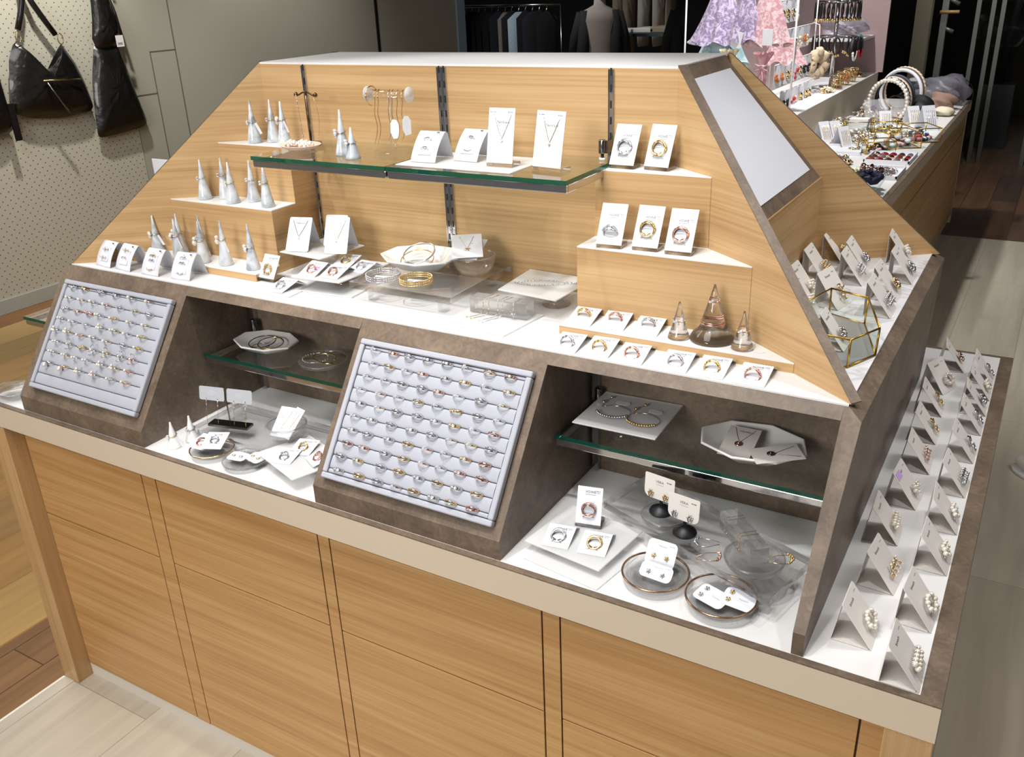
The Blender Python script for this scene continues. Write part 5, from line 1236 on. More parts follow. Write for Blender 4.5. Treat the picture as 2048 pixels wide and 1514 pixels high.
for k, (dx, z) in enumerate(rowsp):
    for j, cn in enumerate(seq[k]):
        y = 4.06 + j * (.095 if k != 1 else .085) + .008 * ((j * 7) % 3)
        o = thing('hair_clip_card', f'hanging card with {cn} hair clip, {ORD[j]} in the {RW[k]} row of the white rack', 'hair clip', (-1.40 + dx + .016, y, z - .003), group='hair clip cards on the white rack')
        o.rotation_euler = (R(rnd.uniform(-4, 4)), 0, R(rnd.uniform(-28, -5)))
        put('card', protoc[cn][0], o); put('ornament', protoc[cn][1], o)
# spinner with hair ties
sp_ = thing('hair_tie_spinner', 'round rotating rack of black hair ties with gold beads', 'rack', (-1.30, 5.10, 1.051))
g = MB(); g.tube([(0, 0, 0), (0, 0, .60)], .012, 12); g.build('pole', CHROME, sp_); g = MB(); g.lathe([(0, 0), (.07, 0), (.07, .006), (0, .01)], 24); g.build('base', CHROME, sp_)
for z in (.50, .30): g = MB(); g.tube(circ(.125, 28, (0, 0, z), 'z'), .004, 6, True); [g.tube([(0, 0, z), (.125 * math.cos(a * 1.57), .125 * math.sin(a * 1.57), z)], .003, 5) for a in range(4)]; g.build('hoop', CHROME, sp_)
g = MB(); g.tube([(0, 0, .0), (0, 0, -.035)], .001, 4); tie = MB(); tie.tube([(.0, .020 * math.sin(a), -.055 - .05 * (1 - math.cos(a)) / 1.0 + .02) for a in [2 * math.pi * k / 18 for k in range(18)]], .0048, 6, True); tm = tie.mesh('elastic', LB)
g = MB(); [g.ball((0, (q - 1) * .013, -.137 + abs(q - 1) * .004), .009, 7, 5) for q in range(3)]; bm_ = g.mesh('beads', GOLD)
for j in range(30):
    a = 2 * math.pi * j / 30; zz = 1.051 + (.50 if j % 3 else .30)
    o = thing('hair_tie', f'black elastic hair tie with gold beads on the {"upper" if j % 3 else "lower"} hoop of the spinner', 'hair tie', (-1.30 + .132 * math.cos(a), 5.10 + .132 * math.sin(a), zz + .034), R(0), f'hair ties on the {"upper" if j % 3 else "lower"} spinner hoop'); o.rotation_euler = (0, 0, a)
    put('elastic', tm, o); put('beads', bm_, o)
for j, (dy, col_, nm) in enumerate(((-.10, mat('pearl_string', srgb(236, 232, 224), .3), 'pearl trimmed black scrunchie hanging low on the spinner'), (.07, LB, 'red beaded black hair tie hanging low on the spinner'))):
    g = MB(); g.tube([(0, .045 * math.cos(a), .05 * math.sin(a)) for a in [2 * math.pi * k / 20 for k in range(20)]], .014, 8, True); o = thing('scrunchie', nm, 'scrunchie', (-1.165 + .0, 5.08 + dy, 1.285)); g.build('loop', LB, o)
    g = MB(); [g.ball((.012, .052 * math.cos(a), .058 * math.sin(a) - .0), .009, 6, 4) for a in [R(200 + 14 * q) for q in range(11)]]; g.build('beads', col_ if j == 0 else MATS['red_bead'], o)
# round hand mirror behind the spinner
o = thing('hand_mirror', 'teal oval hand mirror hanging beside the spinner', 'mirror', (-1.19, 5.32, 1.30)); g = MB(); g.lathe([(0, 0), (.05, 0), (.052, .004), (.05, .008), (0, .008)], 28, sy=1.5); q = g.build('plate', mat('teal_plastic', srgb(70, 150, 150), .3), o); q.rotation_euler = (R(90), 0, R(80)); q.rotation_euler = (0, R(80), 0)
# gold wire baskets and heap on the tier
for k, (x, y) in enumerate(((-1.245, 5.42), (-1.245, 5.22), (-1.245, 5.02))):
    o = thing('wire_basket', f'small gold wire basket on the tier, {["farthest", "middle", "nearest"][k]} of three', 'basket', (x, y, 1.0505), group='gold baskets on the tier')
    g = MB()
    for z, r_ in ((.003, .030), (.03, .036), (.06, .042), (.085, .047)): g.tube(circ(r_, 20, (0, 0, z), 'z'), .0022, 5, True)
    for q in range(14): a = 2 * math.pi * q / 14; g.tube([(.030 * math.cos(a), .030 * math.sin(a), .003), (.047 * math.cos(a), .047 * math.sin(a), .085)], .0016, 4)
    g.build('wire', GOLD, o)
    g = MB(); r = random.Random(k); [g.ball((r.uniform(-.024, .024), r.uniform(-.024, .024), r.uniform(.01, .075)), r.uniform(.005, .010), 6, 4) for q in range(26)]; tag(g.build('hair_clips', MATS['orange_bead'] if k % 2 else GOLD, None, (x, y, 1.0505)), f'gold hair clips filling the {["farthest", "middle", "nearest"][k]} wire basket', 'hair clip', kind='stuff')
def heap(x, y, z, rx, ry, hh, n, mats_, name, label, cat, seed, rmin=.006, rmax=.014):
    g = MB(); r = random.Random(seed); k = len(mats_)
    for q in range(n):
        g.cur = q % k; a = r.uniform(0, 6.28); d = math.sqrt(r.random()); px, py = d * rx * math.cos(a), d * ry * math.sin(a); pz = r.uniform(.004, hh * (1.05 - d * d * .8))
        if q % 3: g.ball((px, py, pz), r.uniform(rmin, rmax), 6, 4, (1, 1, .7))
        else: g.tube([(px - rmax, py, pz), (px, py + rmax, pz + .004), (px + rmax, py - .003, pz)], rmin * .6, 5)
    return tag(g.build(name, list(mats_), None, (x, y, z)), label, cat, kind='stuff')
heap(-1.26, 4.83, 1.0505, .035, .08, .035, 70, (GOLD, MATS['cream_bead']), 'gold_hair_combs', 'heap of gold hair combs at the near end of the tier', 'hair comb', 5)
heap(-1.06, 4.95, ZD, .10, .30, .07, 170, (SILVER, PEARL, GOLD), 'silver_hair_clips', 'glittering heap of silver and pearl hair clips in front of the tier', 'hair clip', 6, .007, .016)
# headbands on a stand
hbm = [PEARL, SILVER, mat('beige_satin', srgb(206, 178, 158), .5), LB, mat('navy_satin', srgb(50, 54, 72), .5), PAPER, mat('brown_velvet', srgb(110, 84, 70), .7), MATS['cream_bead']]
hbn = ['pearl studded', 'silver glitter', 'beige satin', 'black', 'navy', 'plain white', 'brown velvet', 'cream beaded']
hs = thing('headband_stand', 'clear acrylic cylinder carrying the headbands', 'stand', (-.93, 5.35, ZD), R(0)); g = MB(); g.tube([(0, -.40, .075), (0, .34, .075)], .055, 24); g.build('bar', CLEAR, hs)
for y in (-.30, .30): MB().box(-.03, .03, y - .004, y + .004, 0, .09).build('foot', CLEAR, hs)
for j in range(8):
    y = 4.98 + j * .062 + (.16 if j > 4 else 0)
    g = MB(); rr = .088; rr = .125 if j < 5 else .14; pts = circ(rr, 30, ax='x', a0=R(-58), a1=R(238))
    g.tube([(x, y_, z + .0) for x, y_, z in pts], .011 if j not in (0,) else .008, 8)
    if j in (0, 1, 7):
        for p in pts: g.ball(p, .0135, 6, 4)
    M = Matrix.Rotation(R(68), 4, 'Z'); g.xf(M)
    tag(g.build('headband', hbm[j], None, (-.93, y, ZD + .125)), f'{hbn[j]} headband on the clear stand', 'headband', 'headbands on the clear stand')
o = thing('bagged_hairpiece', 'clear bag with a purple flower clip leaning before the headbands', 'bag', (-.965, 4.90, ZD)); g = MB()
def pillow(outl, n_, depth, rings=4, wob=0, seed=0):
    """outline (a, b) pairs -> puffed solid; n_ maps (a, b, depth) to xyz"""
    r = random.Random(seed); k = len(outl); ca = sum(p[0] for p in outl) / k; cb = sum(p[1] for p in outl) / k; vs = []; fs = []
    for side in (1, -1):
        base = len(vs)
        for i in range(rings):
            s = 1 - i / rings; d = depth * math.sqrt(max(0, 1 - s * s)) * side
            for a, b in outl: vs.append(n_(ca + (a - ca) * s, cb + (b - cb) * s, d + (r.uniform(-wob, wob) if i else 0)))
        vs.append(n_(ca, cb, depth * side)); c = len(vs) - 1
        for i in range(rings - 1):
            for j in range(k): j2 = (j + 1) % k; q = (base + i * k + j, base + i * k + j2, base + (i + 1) * k + j2, base + (i + 1) * k + j); fs.append(q if side > 0 else q[::-1])
        for j in range(k): j2 = (j + 1) % k; q = (base + (rings - 1) * k + j, base + (rings - 1) * k + j2, c); fs.append(q if side > 0 else q[::-1])
    return vs, fs
def dense(o_, m):
    out = []
    for i in range(len(o_)):
        a, b = o_[i], o_[(i + 1) % len(o_)]
        for t_ in range(m): out.append((a[0] + (b[0] - a[0]) * t_ / m, a[1] + (b[1] - a[1]) * t_ / m))
    return out
FILM = frosted('plastic_film', srgb(226, 228, 232), .22)
vs, fs = pillow(dense([(-.07, 0), (.07, 0), (.075, .15), (-.075, .15)], 4), lambda a, b, d: (a, d, b), .012, 4, .003, 3); g.add(vs, fs, True); g.build('film', FILM, o); g = MB(); [g.ball((-.02 + .012 * math.cos(a), -.004, .10 + .012 * math.sin(a)), .008, 6, 4) for a in (0, 1.26, 2.5, 3.8, 5)]; g.build('flower', mat('purple_cloth', srgb(90, 60, 100), .8), o); o.rotation_euler = (R(-18), 0, R(30))
def crumple(x, y, z, rx, ry, rz_, m, name, label, cat, seed, amp=.22, rot=0):
    r = random.Random(seed); g = MB(); g.ball((0, 0, 0), 1, 26, 15)
    f = [(r.uniform(2, 7), r.uniform(2, 7), r.uniform(2, 7), r.uniform(0, 6)) for _ in range(5)]
    for i, v in enumerate(g.v):
        s = 1 + amp * sum(math.sin(a * v[0] + b * v[1] + c * v[2] + d) for a, b, c, d in f) / 2.4
        g.v[i] = (v[0] * rx * s, v[1] * ry * s, max(v[2] * rz_ * s, -rz_ * .8) + rz_ * .8)
    o = g.build(name, m, None, (x, y, z)); o.rotation_euler = (0, 0, R(rot)); return tag(o, label, cat)
crumple(-.740, 5.98, ZD, .15, .14, .10, frosted('mesh_bag', srgb(150, 148, 160), .5), 'mesh_bag', 'crumpled grey clear bag of wired hair pieces at the far end', 'bag', 11, .35)
for k in range(4):
    g = MB(); g.tube(circ(.075 + .01 * k, 24, (0, 0, .06), 'xyz'[k % 3] if k % 3 < 3 else 'z'), .0024, 5, True); o = g.build('wire_hair_band', LB, None, (-.745 + .02 * k, 5.95, ZD + .035 + .0 * k)); o.rotation_euler = (R(20 * k), R(15), R(40 * k)); tag(o, f'thin black wired hair band in the grey bag, {ORD[k]} layer', 'hair band', 'wired hair bands in the far bag')
crumple(-.775, 5.26, ZD, .075, .13, .07, mat('black_velvet', srgb(18, 18, 24), .6), 'velvet_pouch', 'black sequined velvet scrunchie behind the white tent cards', 'scrunchie', 12, .16, 20)
crumple(-.70, 5.68, ZD, .09, .09, .06, mat('taupe_fabric', srgb(150, 122, 108), .8), 'fabric_headwrap', 'taupe folded fabric headwrap at the right edge', 'headwrap', 13, .18)
crumple(-.655, 5.40, ZD, .065, .08, .03, mat('cream_knit', srgb(226, 214, 190), .9), 'knit_headband', 'cream knitted headband lying near the right edge', 'headband', 14, .1)
heap(-.74, 5.86, ZD, .06, .05, .07, 60, (mat('bronze_beads', srgb(150, 104, 84), .3, .6), LB), 'bronze_beads', 'bronze beaded hair net beside the grey bag', 'hair net', 15, .005, .010)
def tent2(x, y, rz, w_, h_, label, sticks=GOLD):
    t = tent_card(x, y, ZD, rz, 62, w_, h_, label, 'hairpin card', name='hairpin_card', rad=.003); g = MB()
    for q in range(5): g.tube([(-w_ * .3 + q * w_ * .15, h_ * .15, .002), (-w_ * .3 + q * w_ * .15 + .004, h_ * .8, .002)], .0016, 5)
    g.build('hairpins', sticks, t); return t
tent2(-.735, 4.86, 40, .075, .13, 'white tent card of gold hairpins near the right edge'); tent2(-.635, 4.76, 40, .080, .15, 'tall white tent card of silver hairpins at the right edge', SILVER)
def brass_box(x, y, rz, w_, d_, h_, label):
    t = thing('glass_box', label, 'glass box', (x, y, ZD), R(rz)); P4 = [(-w_ / 2, -d_ / 2), (w_ / 2, -d_ / 2), (w_ / 2, d_ / 2), (-w_ / 2, d_ / 2)]
    for k in range(4):
        a, b = P4[k], P4[(k + 1) % 4]
        for z in (.003, h_): g = MB(); g.tube([(*a, z), (*b, z)], .0028, 5); g.build('frame_bar', BRASS, t)
        g = MB(); g.tube([(*a, .003), (*a, h_)], .0028, 5); g.build('corner_bar', BRASS, t); g = MB(); g.prism([(*a, .004), (*b, .004), (*b, h_), (*a, h_)], (0, 0, .0003)); g.build('pane', PANE, t)
    MB().box(-w_ / 2, w_ / 2, -d_ / 2, d_ / 2, .0005, .002).build('floor', MATS['mirror'], t); return t
brass_box(-.735, 4.20, 30, .17, .20, .075, 'brass framed glass box of pompom clips, left of two at the right edge'); heap(-.735, 4.20, ZD + .003, .06, .07, .06, 30, (mat('blush_fluff', srgb(226, 190, 180), .9), mat('brown_fluff', srgb(120, 90, 74), .9), PAPER), 'pompom_clips', 'blush and brown pompom clips in the left brass box', 'hair clip', 21, .014, .022)
brass_box(-.655, 4.42, 30, .14, .20, .075, 'brass framed glass box of flower clips, right of two at the right edge'); heap(-.655, 4.42, ZD + .003, .05, .07, .06, 30, (mat('navy_fluff', srgb(50, 66, 100), .9), mat('rose_fluff', srgb(206, 110, 120), .9), PAPER), 'flower_clips', 'navy and rose flower clips in the right brass box', 'hair clip', 22, .013, .02)
brass_box(-1.02, 4.62, 18, .16, .13, .06, 'brass framed glass box of stacked cards'); brass_box(-.885, 4.70, 18, .16, .15, .06, 'brass framed glass box with a folded card and gold clips'); heap(-.885, 4.70, ZD + .003, .05, .05, .04, 26, (GOLD, SILVER), 'metal_clips', 'gold and silver clips in the middle brass box', 'hair clip', 23)
for k in range(5): tag(bev(MB().box(-.052, .052, -.035, .035, 0, .014).build('gift_box', PAPER if k % 2 else CREAM, None, (-1.02 + .002 * k, 4.62, ZD + .0035 + k * .0145)), .001, 1), f'flat white box in the brass box, {ORD[k]} from bottom', 'box', 'stacked flat boxes')
for o_ in [tent2(-.885, 4.74, 30, .07, .09, 'small white tent card standing in the middle brass box')]: o_.location.z += .02
# brooch style tents and white trays
for k, (x, y) in enumerate(((-1.09, 4.20), (-1.04, 4.24), (-.955, 4.05))):
    t = tent2(x, y, 52, .07, .12, f'white tent card of clustered gold clips, {["left", "middle", "right"][k]} of three'); heap(x + .045, y - .045, ZD, .03, .03, .03, 26, (GOLD, PEARL) if k < 2 else (SILVER, GOLD), 'cluster_clips', f'clustered hair clips in front of the {["left", "middle", "right"][k]} tent card', 'hair clip', 30 + k, .004, .008)
def tray(x, y, rz, w_, d_, label, z=ZD):
    t = thing('display_tray', label, 'tray', (x, y, z), R(rz)); MB().box(-w_ / 2, w_ / 2, -d_ / 2, d_ / 2, .0005, .006).build('base', PAPER, t); g = MB()
    for a in ((-w_/2, w_/2, -d_/2, -d_/2 + .006), (-w_/2, w_/2, d_/2 - .006, d_/2), (-w_/2, -w_/2 + .006, -d_/2, d_/2), (w_/2 - .006, w_/2, -d_/2, d_/2)): g.box(*a, .006, .018)
    g.build('edge', PAPER, t); return t
tray(-.98, 3.95, 10, .22, .24, 'plain white tray under the clip tents')
tray(-.70, 3.80, 0, .21, .27, 'white tray of red and brown claw clips'); tray(-.69, 3.42, 0, .20, .26, 'white tray of silver and bronze clips')
def claw(x, y, z, rz, m, label):
    t = thing('claw_clip', label, 'hair clip', (x, y, z), R(rz), 'claw clips in the white tray')
    g = MB(); g.lathe([(0, 0), (.022, .001), (.019, .008), (.010, .014), (0, .016)], 20, sy=.55); g.build('shell', m, t); g = MB(); g.tube([(-.022, 0, .004), (0, .012, .01), (.022, 0, .004)], .0022, 6); g.build('spring_arm', m, t)
am = [mat('amber_acetate', srgb(130, 48, 30), .12, 0, coat=1), mat('red_acetate', srgb(140, 20, 26), .12, coat=1), mat('tortoise', srgb(74, 48, 34), .15, coat=1), mat('smoke_acetate', srgb(110, 106, 108), .12, coat=1), ROSE]
an = ['amber', 'red', 'tortoiseshell', 'smoky grey', 'rose gold']
for r_ in range(3):
    for c_ in range(5):
        kk = (r_ * 2 + c_) % 5; claw(-.78 + c_ * .040, 3.72 + r_ * .075, ZD + .0065, 20 + 9 * c_, am[kk], f'{an[kk]} claw clip, {ORD[c_]} from left in the {["front", "middle", "back"][r_]} row of the white tray')
heap(-.69, 3.42, ZD + .0065, .08, .10, .022, 120, (SILVER, ROSE, am[3]), 'metal_clips', 'mixed silver and bronze clips spread over the near white tray', 'hair clip', 41, .004, .009)
bowl(-.70, 3.02, ZD, .105, .085, 'large clear glass bowl of velvet scrunchies at the near end', foot=.5, m=PANE, t=.003)
for k, (dx, dy, m, nm) in enumerate(((-.05, .02, MATS['black_velvet'], 'black velvet'), (.00, .05, mat('cream_ruffle', srgb(236, 228, 196), .8), 'cream ruffled'), (.045, -.01, mat('navy_velvet', srgb(22, 26, 60), .7), 'navy velvet'), (-.02, -.05, mat('charcoal_velvet', srgb(40, 42, 50), .8), 'charcoal velvet'), (.03, .07, ROSE, 'rose beaded'))):
    g = MB(); n_ = 40; g.tube([((.032 + .006 * math.sin(9 * a)) * math.cos(a), (.032 + .006 * math.cos(7 * a)) * math.sin(a), .012 * math.sin(11 * a)) for a in [2 * math.pi * q / n_ for q in range(n_)]], [.013 + .003 * math.sin(q * 1.9) for q in range(n_)], 8, True)
    o = g.build('scrunchie', m, None, (-.70 + dx, 3.02 + dy, ZD + .055 + .006 * k)); o.rotation_euler = (R(20 * math.sin(k)), R(15), 0); tag(o, f'{nm} scrunchie in the large glass bowl', 'scrunchie')
crumple(-.93, 3.40, ZD, .05, .09, .035, mat('pale_blue_cloth', srgb(170, 204, 226), .8), 'blue_scrunchie', 'pale blue organza scrunchie at the left of the trays', 'scrunchie', 51, .3)
crumple(-1.02, 3.72, ZD, .07, .07, .025, mat('pink_plush', srgb(238, 206, 206), .9), 'pink_plush_clip', 'pink plush clip with black details left of the trays', 'hair clip', 52, .15)
# organza pouches and skirts hung on the left
def cloth(name, c0, c1, sc=30, fac=.9):
    m = mat(name, c0, .55); n_ = N(m, 'ShaderNodeTexNoise', Scale=sc, Detail=4.0, Distortion=1.2); L(m, coords(m, (1, 1, 1)), n_.inputs['Vector']); L(m, ramp(m, n_.outputs['Fac'], [(.44, c0), (.6, c1)]), bsdf(m).inputs['Base Color'])
    bsdf(m).inputs['Sheen Weight'].default_value = .3; return m
LILAC = cloth('lilac_organza', srgb(138, 120, 156), srgb(200, 188, 214), 44); PINK = cloth('pink_organza', srgb(196, 146, 152), srgb(226, 200, 204), 44); TEAL = cloth('teal_organza', srgb(140, 180, 186), srgb(196, 218, 222), 20); CRM = cloth('cream_organza', srgb(196, 182, 144), srgb(230, 222, 198), 44); ROSEP = cloth('rose_organza', srgb(190, 132, 140), srgb(222, 178, 184), 22)
def skirt(x, y, ztop, zbot, r0, r1, folds, m, label, sq=.55, name='organza_skirt', ribbon=None, seed=1):
    t = thing(name, label, 'organza pouch', (x, y, zbot)); r = random.Random(seed); ph = [r.uniform(0, 6) for _ in range(3)]; H = ztop - zbot; vs = []; fs = []; nz, na = 14, 96
    for i in range(nz + 1):
        s = i / nz; rad = r1 + (r0 - r1) * s ** .8; am_ = .20 * (1 - s) + .06
        for k in range(na):
            a = 2 * math.pi * k / na; w_ = 1 + am_ * (math.sin(folds * a + ph[0]) * .6 + math.sin((folds * 1.7 // 1) * a + ph[1] + s) * .4)
            vs.append((rad * w_ * math.cos(a), rad * w_ * math.sin(a) * sq, H * s + (.012 * math.sin(folds * a + ph[2]) if i == 0 else 0)))
    for i in range(nz):
        for k in range(na): k2 = (k + 1) % na; fs.append((i * na + k, i * na + k2, (i + 1) * na + k2, (i + 1) * na + k))
    fs.append(tuple(nz * na + k for k in range(na))); g = MB(); g.add(vs, fs, True); g.build('fabric', m, t)
    if ribbon:
        g = MB(); g.tube(circ(r0 * 1.12, 20, (0, 0, H * .96), 'z', sq=sq), .006, 6, True)
        for s_ in (-1, 1): g.tube([(0, -r0 * sq, H * .95), (s_ * .03, -r0 * sq - .01, H * .95 + .02), (s_ * .034, -r0 * sq - .012, H * .95 - .012), (0, -r0 * sq, H * .95)], .004, 5); g.tube([(0, -r0 * sq, H * .94), (s_ * .015, -r0 * sq - .016, H * .6)], .003, 5)
        g.build('ribbon', ribbon, t)
    return t
def ruffle(t, H, r0, m): 
    vs = []; fs = []; na = 72
    for i in range(6):
        s = i / 5
        for k in range(na): a = 2 * math.pi * k / na; rad = r0 * (1 + 1.5 * s) * (1 + .22 * s * math.sin(11 * a)); vs.append((rad * math.cos(a), rad * math.sin(a) * .6, H + .055 * s + .006 * s * math.cos(11 * a)))
    for i in range(5):
        for k in range(na): k2 = (k + 1) % na; fs.append((i * na + k, i * na + k2, (i + 1) * na + k2, (i + 1) * na + k))
    g = MB(); g.add(vs, fs, True); g.build('ruffle', m, t)
hr = thing('hanging_rail', 'white wire rail carrying the organza pouches at the left of the accessory counter', 'rail', (-1.52, 3.85, 1.051))
g = MB(); g.tube([(-.30, 0, .61), (.30, 0, .61)], .005, 6); g.build('top_bar', WM, hr)
for s_ in (-.29, .29): g = MB(); g.tube([(s_, 0, 0), (s_, 0, .61)], .005, 6); g.build('upright', WM, hr)
skirt(-1.60, 3.80, 1.66, 1.405, .045, .150, 7, LILAC, 'lilac floral organza pouch with flared hem', seed=2); skirt(-1.44, 3.70, 1.66, 1.42, .03, .085, 6, LILAC, 'narrow lilac organza pouch overlapping the pink one', seed=3)
skirt(-1.335, 3.72, 1.66, 1.40, .04, .105, 7, PINK, 'pink floral organza pouch with flared hem', seed=4); skirt(-1.64, 3.95, 1.42, 1.29, .09, .135, 9, TEAL, 'teal organza pouch hanging below the lilac one', seed=5)
skirt(-1.30, 3.92, 1.42, 1.30, .05, .11, 8, PINK, 'pink ruffled organza pouch hanging second row', seed=6)
for k, (x, y, zt, zb, m, nm, rb) in enumerate(((-1.47, 3.55, 1.335, 1.06, CRM, 'cream organza pouch with open ruffle, left of two', None), (-1.37, 3.42, 1.270, 1.055, CRM, 'cream dotted organza pouch tied with a white bow', PAPER), (-1.285, 3.50, 1.325, 1.055, ROSEP, 'long rose pink organza pouch tied with a cord', ROSEP))):
    t = skirt(x, y, zt, zb, .016, .055, 6, m, nm, .6, 'organza_pouch', rb, 20 + k); ruffle(t, zt - zb, .017, m)
for k, (x, y, z) in enumerate(((-1.47, 3.66, 1.43), (-1.315, 3.655, 1.44), (-1.275, 3.43, 1.14))):
    o = bev(MB().box(-.026, .026, -.0008, .0008, -.038, .038).build('price_tag', PAPER, None, (x, y, z)), .0005, 1); o.rotation_euler = (0, R(12 - 10 * k), 0); dashes(o, 0, 0, 3, .02); tag(o, ['white price card on the lilac pouches', 'white price card on the pink pouch', 'white price card on the long rose pouch'][k], 'price card')
# small black pot at the far end behind the board
t = thing('black_pot', 'black metal pot with white cloth on top behind the mauve board', 'pot', (-.98, 6.50, 0)); MB().lathe([(0, 0), (.09, 0), (.09, .95), (.08, .95), (0, .94)], 28).build('body', BLACK, t); g = MB(); g.ball((0, 0, .955), .06, 16, 8, (1.1, .9, .35)); g.build('cloth', PAPER, t)

heap(-.97, 4.40, ZD, .10, .07, .05, 90, (SILVER, GOLD, PEARL), 'bright_clips', 'sparkling heap of silver and gold clips before the brass boxes', 'hair clip', 61, .007, .014)
heap(-.84, 5.02, ZD, .06, .10, .06, 90, (MATS['cream_bead'], GOLD, PEARL), 'cream_clips', 'pale yellow and pearl clips between the headbands and tent cards', 'hair clip', 62, .008, .015)
heap(-1.10, 5.45, ZD, .06, .30, .08, 160, (SILVER, PEARL), 'crystal_clips', 'silver crystal clips piled along the tier behind the headbands', 'hair clip', 63, .008, .016)
heap(-1.30, 5.72, 1.0505, .06, .22, .05, 80, (GOLD, MATS['brown_velvet']), 'comb_pile', 'gold and brown comb pile at the far end of the tier', 'hair comb', 64, .008, .014)
crumple(-1.40, 5.85, 1.3005, .13, .13, .07, frosted('grey_film', srgb(190, 188, 200), .6), 'film_bag', 'crumpled pale grey bag on the small shelf by the mauve board', 'bag', 65, .4)
brass_box(-.80, 3.98, 30, .15, .12, .06, 'low brass framed glass box behind the white trays'); heap(-.80, 3.98, ZD + .003, .05, .04, .04, 26, (mat('black_fluff', srgb(30, 26, 30), .9), MATS['blush_fluff'], BRASS), 'dark_clips', 'dark and blush clips in the low brass box', 'hair clip', 66, .009, .014)
heap(-.93, 4.16, ZD, .05, .05, .05, 40, (SILVER, GOLD), 'clip_bunch', 'bunch of silver and gold clips beside the left brass box', 'hair clip', 67, .006, .012)
for k, (x, y, c_, nm) in enumerate(((-1.14, 3.94, (196, 60, 64), 'red'), (-1.10, 3.80, (236, 236, 240), 'white'))): crumple(x, y, ZD, .045, .055, .03, mat(f'{nm}_cloth', srgb(*c_), .8), 'ribbon_bow', f'{nm} ribbon bow lying by the tier', 'ribbon bow', 68 + k, .35)

g = MB(); n_ = 60; g.tube([((.055 + .010 * math.sin(9 * a)) * math.cos(a), .012 * math.sin(7 * a), (.060 + .010 * math.cos(8 * a)) * math.sin(a)) for a in [2 * math.pi * q / n_ for q in range(n_)]], [.026 + .008 * math.sin(q * 2.1) for q in range(n_)], 10, True)
o = g.build('chiffon_scrunchie', mat('cream_chiffon', srgb(204, 184, 156), .8), None, (-1.335, 4.86, 1.215)); o.rotation_euler = (0, 0, R(60)); tag(o, 'large cream chiffon scrunchie hanging by the end of the card rack', 'scrunchie')
g = MB(); g.tube([(-1.335, 4.86, 1.290), (-1.355, 4.90, 1.43), (-1.405, 4.95, 1.44)], .003, 5); q = g.build('cord', WM, o); q.matrix_parent_inverse = (Matrix.Translation((-1.335, 4.86, 1.215)) @ Matrix.Rotation(R(60), 4, 'Z')).inverted()
heap(-1.13, 4.60, ZD, .05, .20, .07, 120, (SILVER, GOLD, PEARL), 'flower_pins', 'pile of silver and gold flower pins below the tier', 'hair pin', 72, .007, .014)
heap(-.80, 4.58, ZD, .05, .06, .04, 50, (BRASS, PEARL), 'brass_clips', 'brass and pearl clips between two brass boxes', 'hair clip', 73, .006, .012)
heap(-.90, 3.60, ZD, .05, .07, .05, 50, (PAPER, GOLD, MATS['blush_fluff']), 'bow_clips', 'white and blush bow clips left of the claw clip tray', 'hair clip', 74, .008, .015)

# ================================================================ LEFT WALL BAGS, BACK SHOP, FAR RIGHT
LEA = mat('black_leather', srgb(20, 19, 19), .32, coat=.25); n_ = N(LEA, 'ShaderNodeTexNoise', Scale=9.0, Detail=3.0); L(LEA, coords(LEA, (1, 1, 1)), n_.inputs['Vector']); bump(LEA, n_.outputs['Fac'], .6, .02)
def wallmap(x0): return lambda a, b, d: (x0 + (d if d > 0 else d * .35), a, b)
def bag(name, label, outl, depth, loc0=(-5.29, 0, 0), m=3, seed=0):
    t = thing(name, label, 'handbag', (-5.30, sum(p[0] for p in outl) / len(outl), min(p[1] for p in outl))); g = MB(); vs, fs = pillow(dense(outl, m), wallmap(-5.30), depth, 6, .004, seed)
    g.add(vs, fs, True); o = g.build('body', LEA); o.parent = t; o.matrix_parent_inverse = Matrix.Translation(t.location).inverted()
    s_ = o.modifiers.new('smooth', 'SUBSURF'); s_.levels = 1; s_.render_levels = 1; return t
def att(o, t): o.parent = t; o.matrix_parent_inverse = Matrix.Translation(t.location).inverted(); return o
X_ = -5.275
t = bag('hobo_bag', 'black leather hobo bag with a diagonal zip pull hanging on the pegboard', [(2.272, 1.516), (2.222, 1.432), (2.186, 1.271), (2.177, 1.137), (2.265, 1.099), (2.484, 1.073), (2.679, 1.089), (2.704, 1.116), (2.68, 1.261), (2.642, 1.382), (2.572, 1.506), (2.568, 1.426), (2.521, 1.379), (2.443, 1.36), (2.356, 1.388), (2.309, 1.447), (2.297, 1.525)], .07)
for pts in ([(X_, 2.307, 1.59), (X_, 2.345, 1.67), (X_, 2.38, 1.76), (X_ - .03, 2.40, 1.86)], [(X_, 2.535, 1.55), (X_, 2.485, 1.634), (X_, 2.436, 1.723), (X_ - .03, 2.40, 1.86)]): g = MB(); g.tube(pts, .017, 10); att(g.build('strap', LEA), t)
for y, z in ((2.292, 1.555), (2.555, 1.525)): g = MB(); g.tube(circ(.018, 16, (X_ + .01, y, z), 'x', sq=1.7), .0032, 6, True); att(g.build('buckle_ring', GOLD), t)
g = MB(); g.tube([(X_ + .057, 2.353, 1.306), (X_ + .062, 2.47, 1.300), (X_ + .052, 2.603, 1.289)], .005, 6); att(g.build('zip', GOLD), t); g = MB(); g.tube([(X_ + .062, 2.373, 1.292), (X_ + .068, 2.473, 1.11)], [.006, .009], 6); att(g.build('zip_pull', STEEL), t)
t = bag('tote_bag', 'slouchy black cloth tote with a knotted neck and white tag on the pegboard', [(2.798, 1.478), (2.733, 1.27), (2.701, 1.062), (2.689, 0.917), (2.845, 0.922), (3.09, 0.945), (3.034, 1.177), (2.996, 1.367), (2.971, 1.478), (2.877, 1.461)], .06)
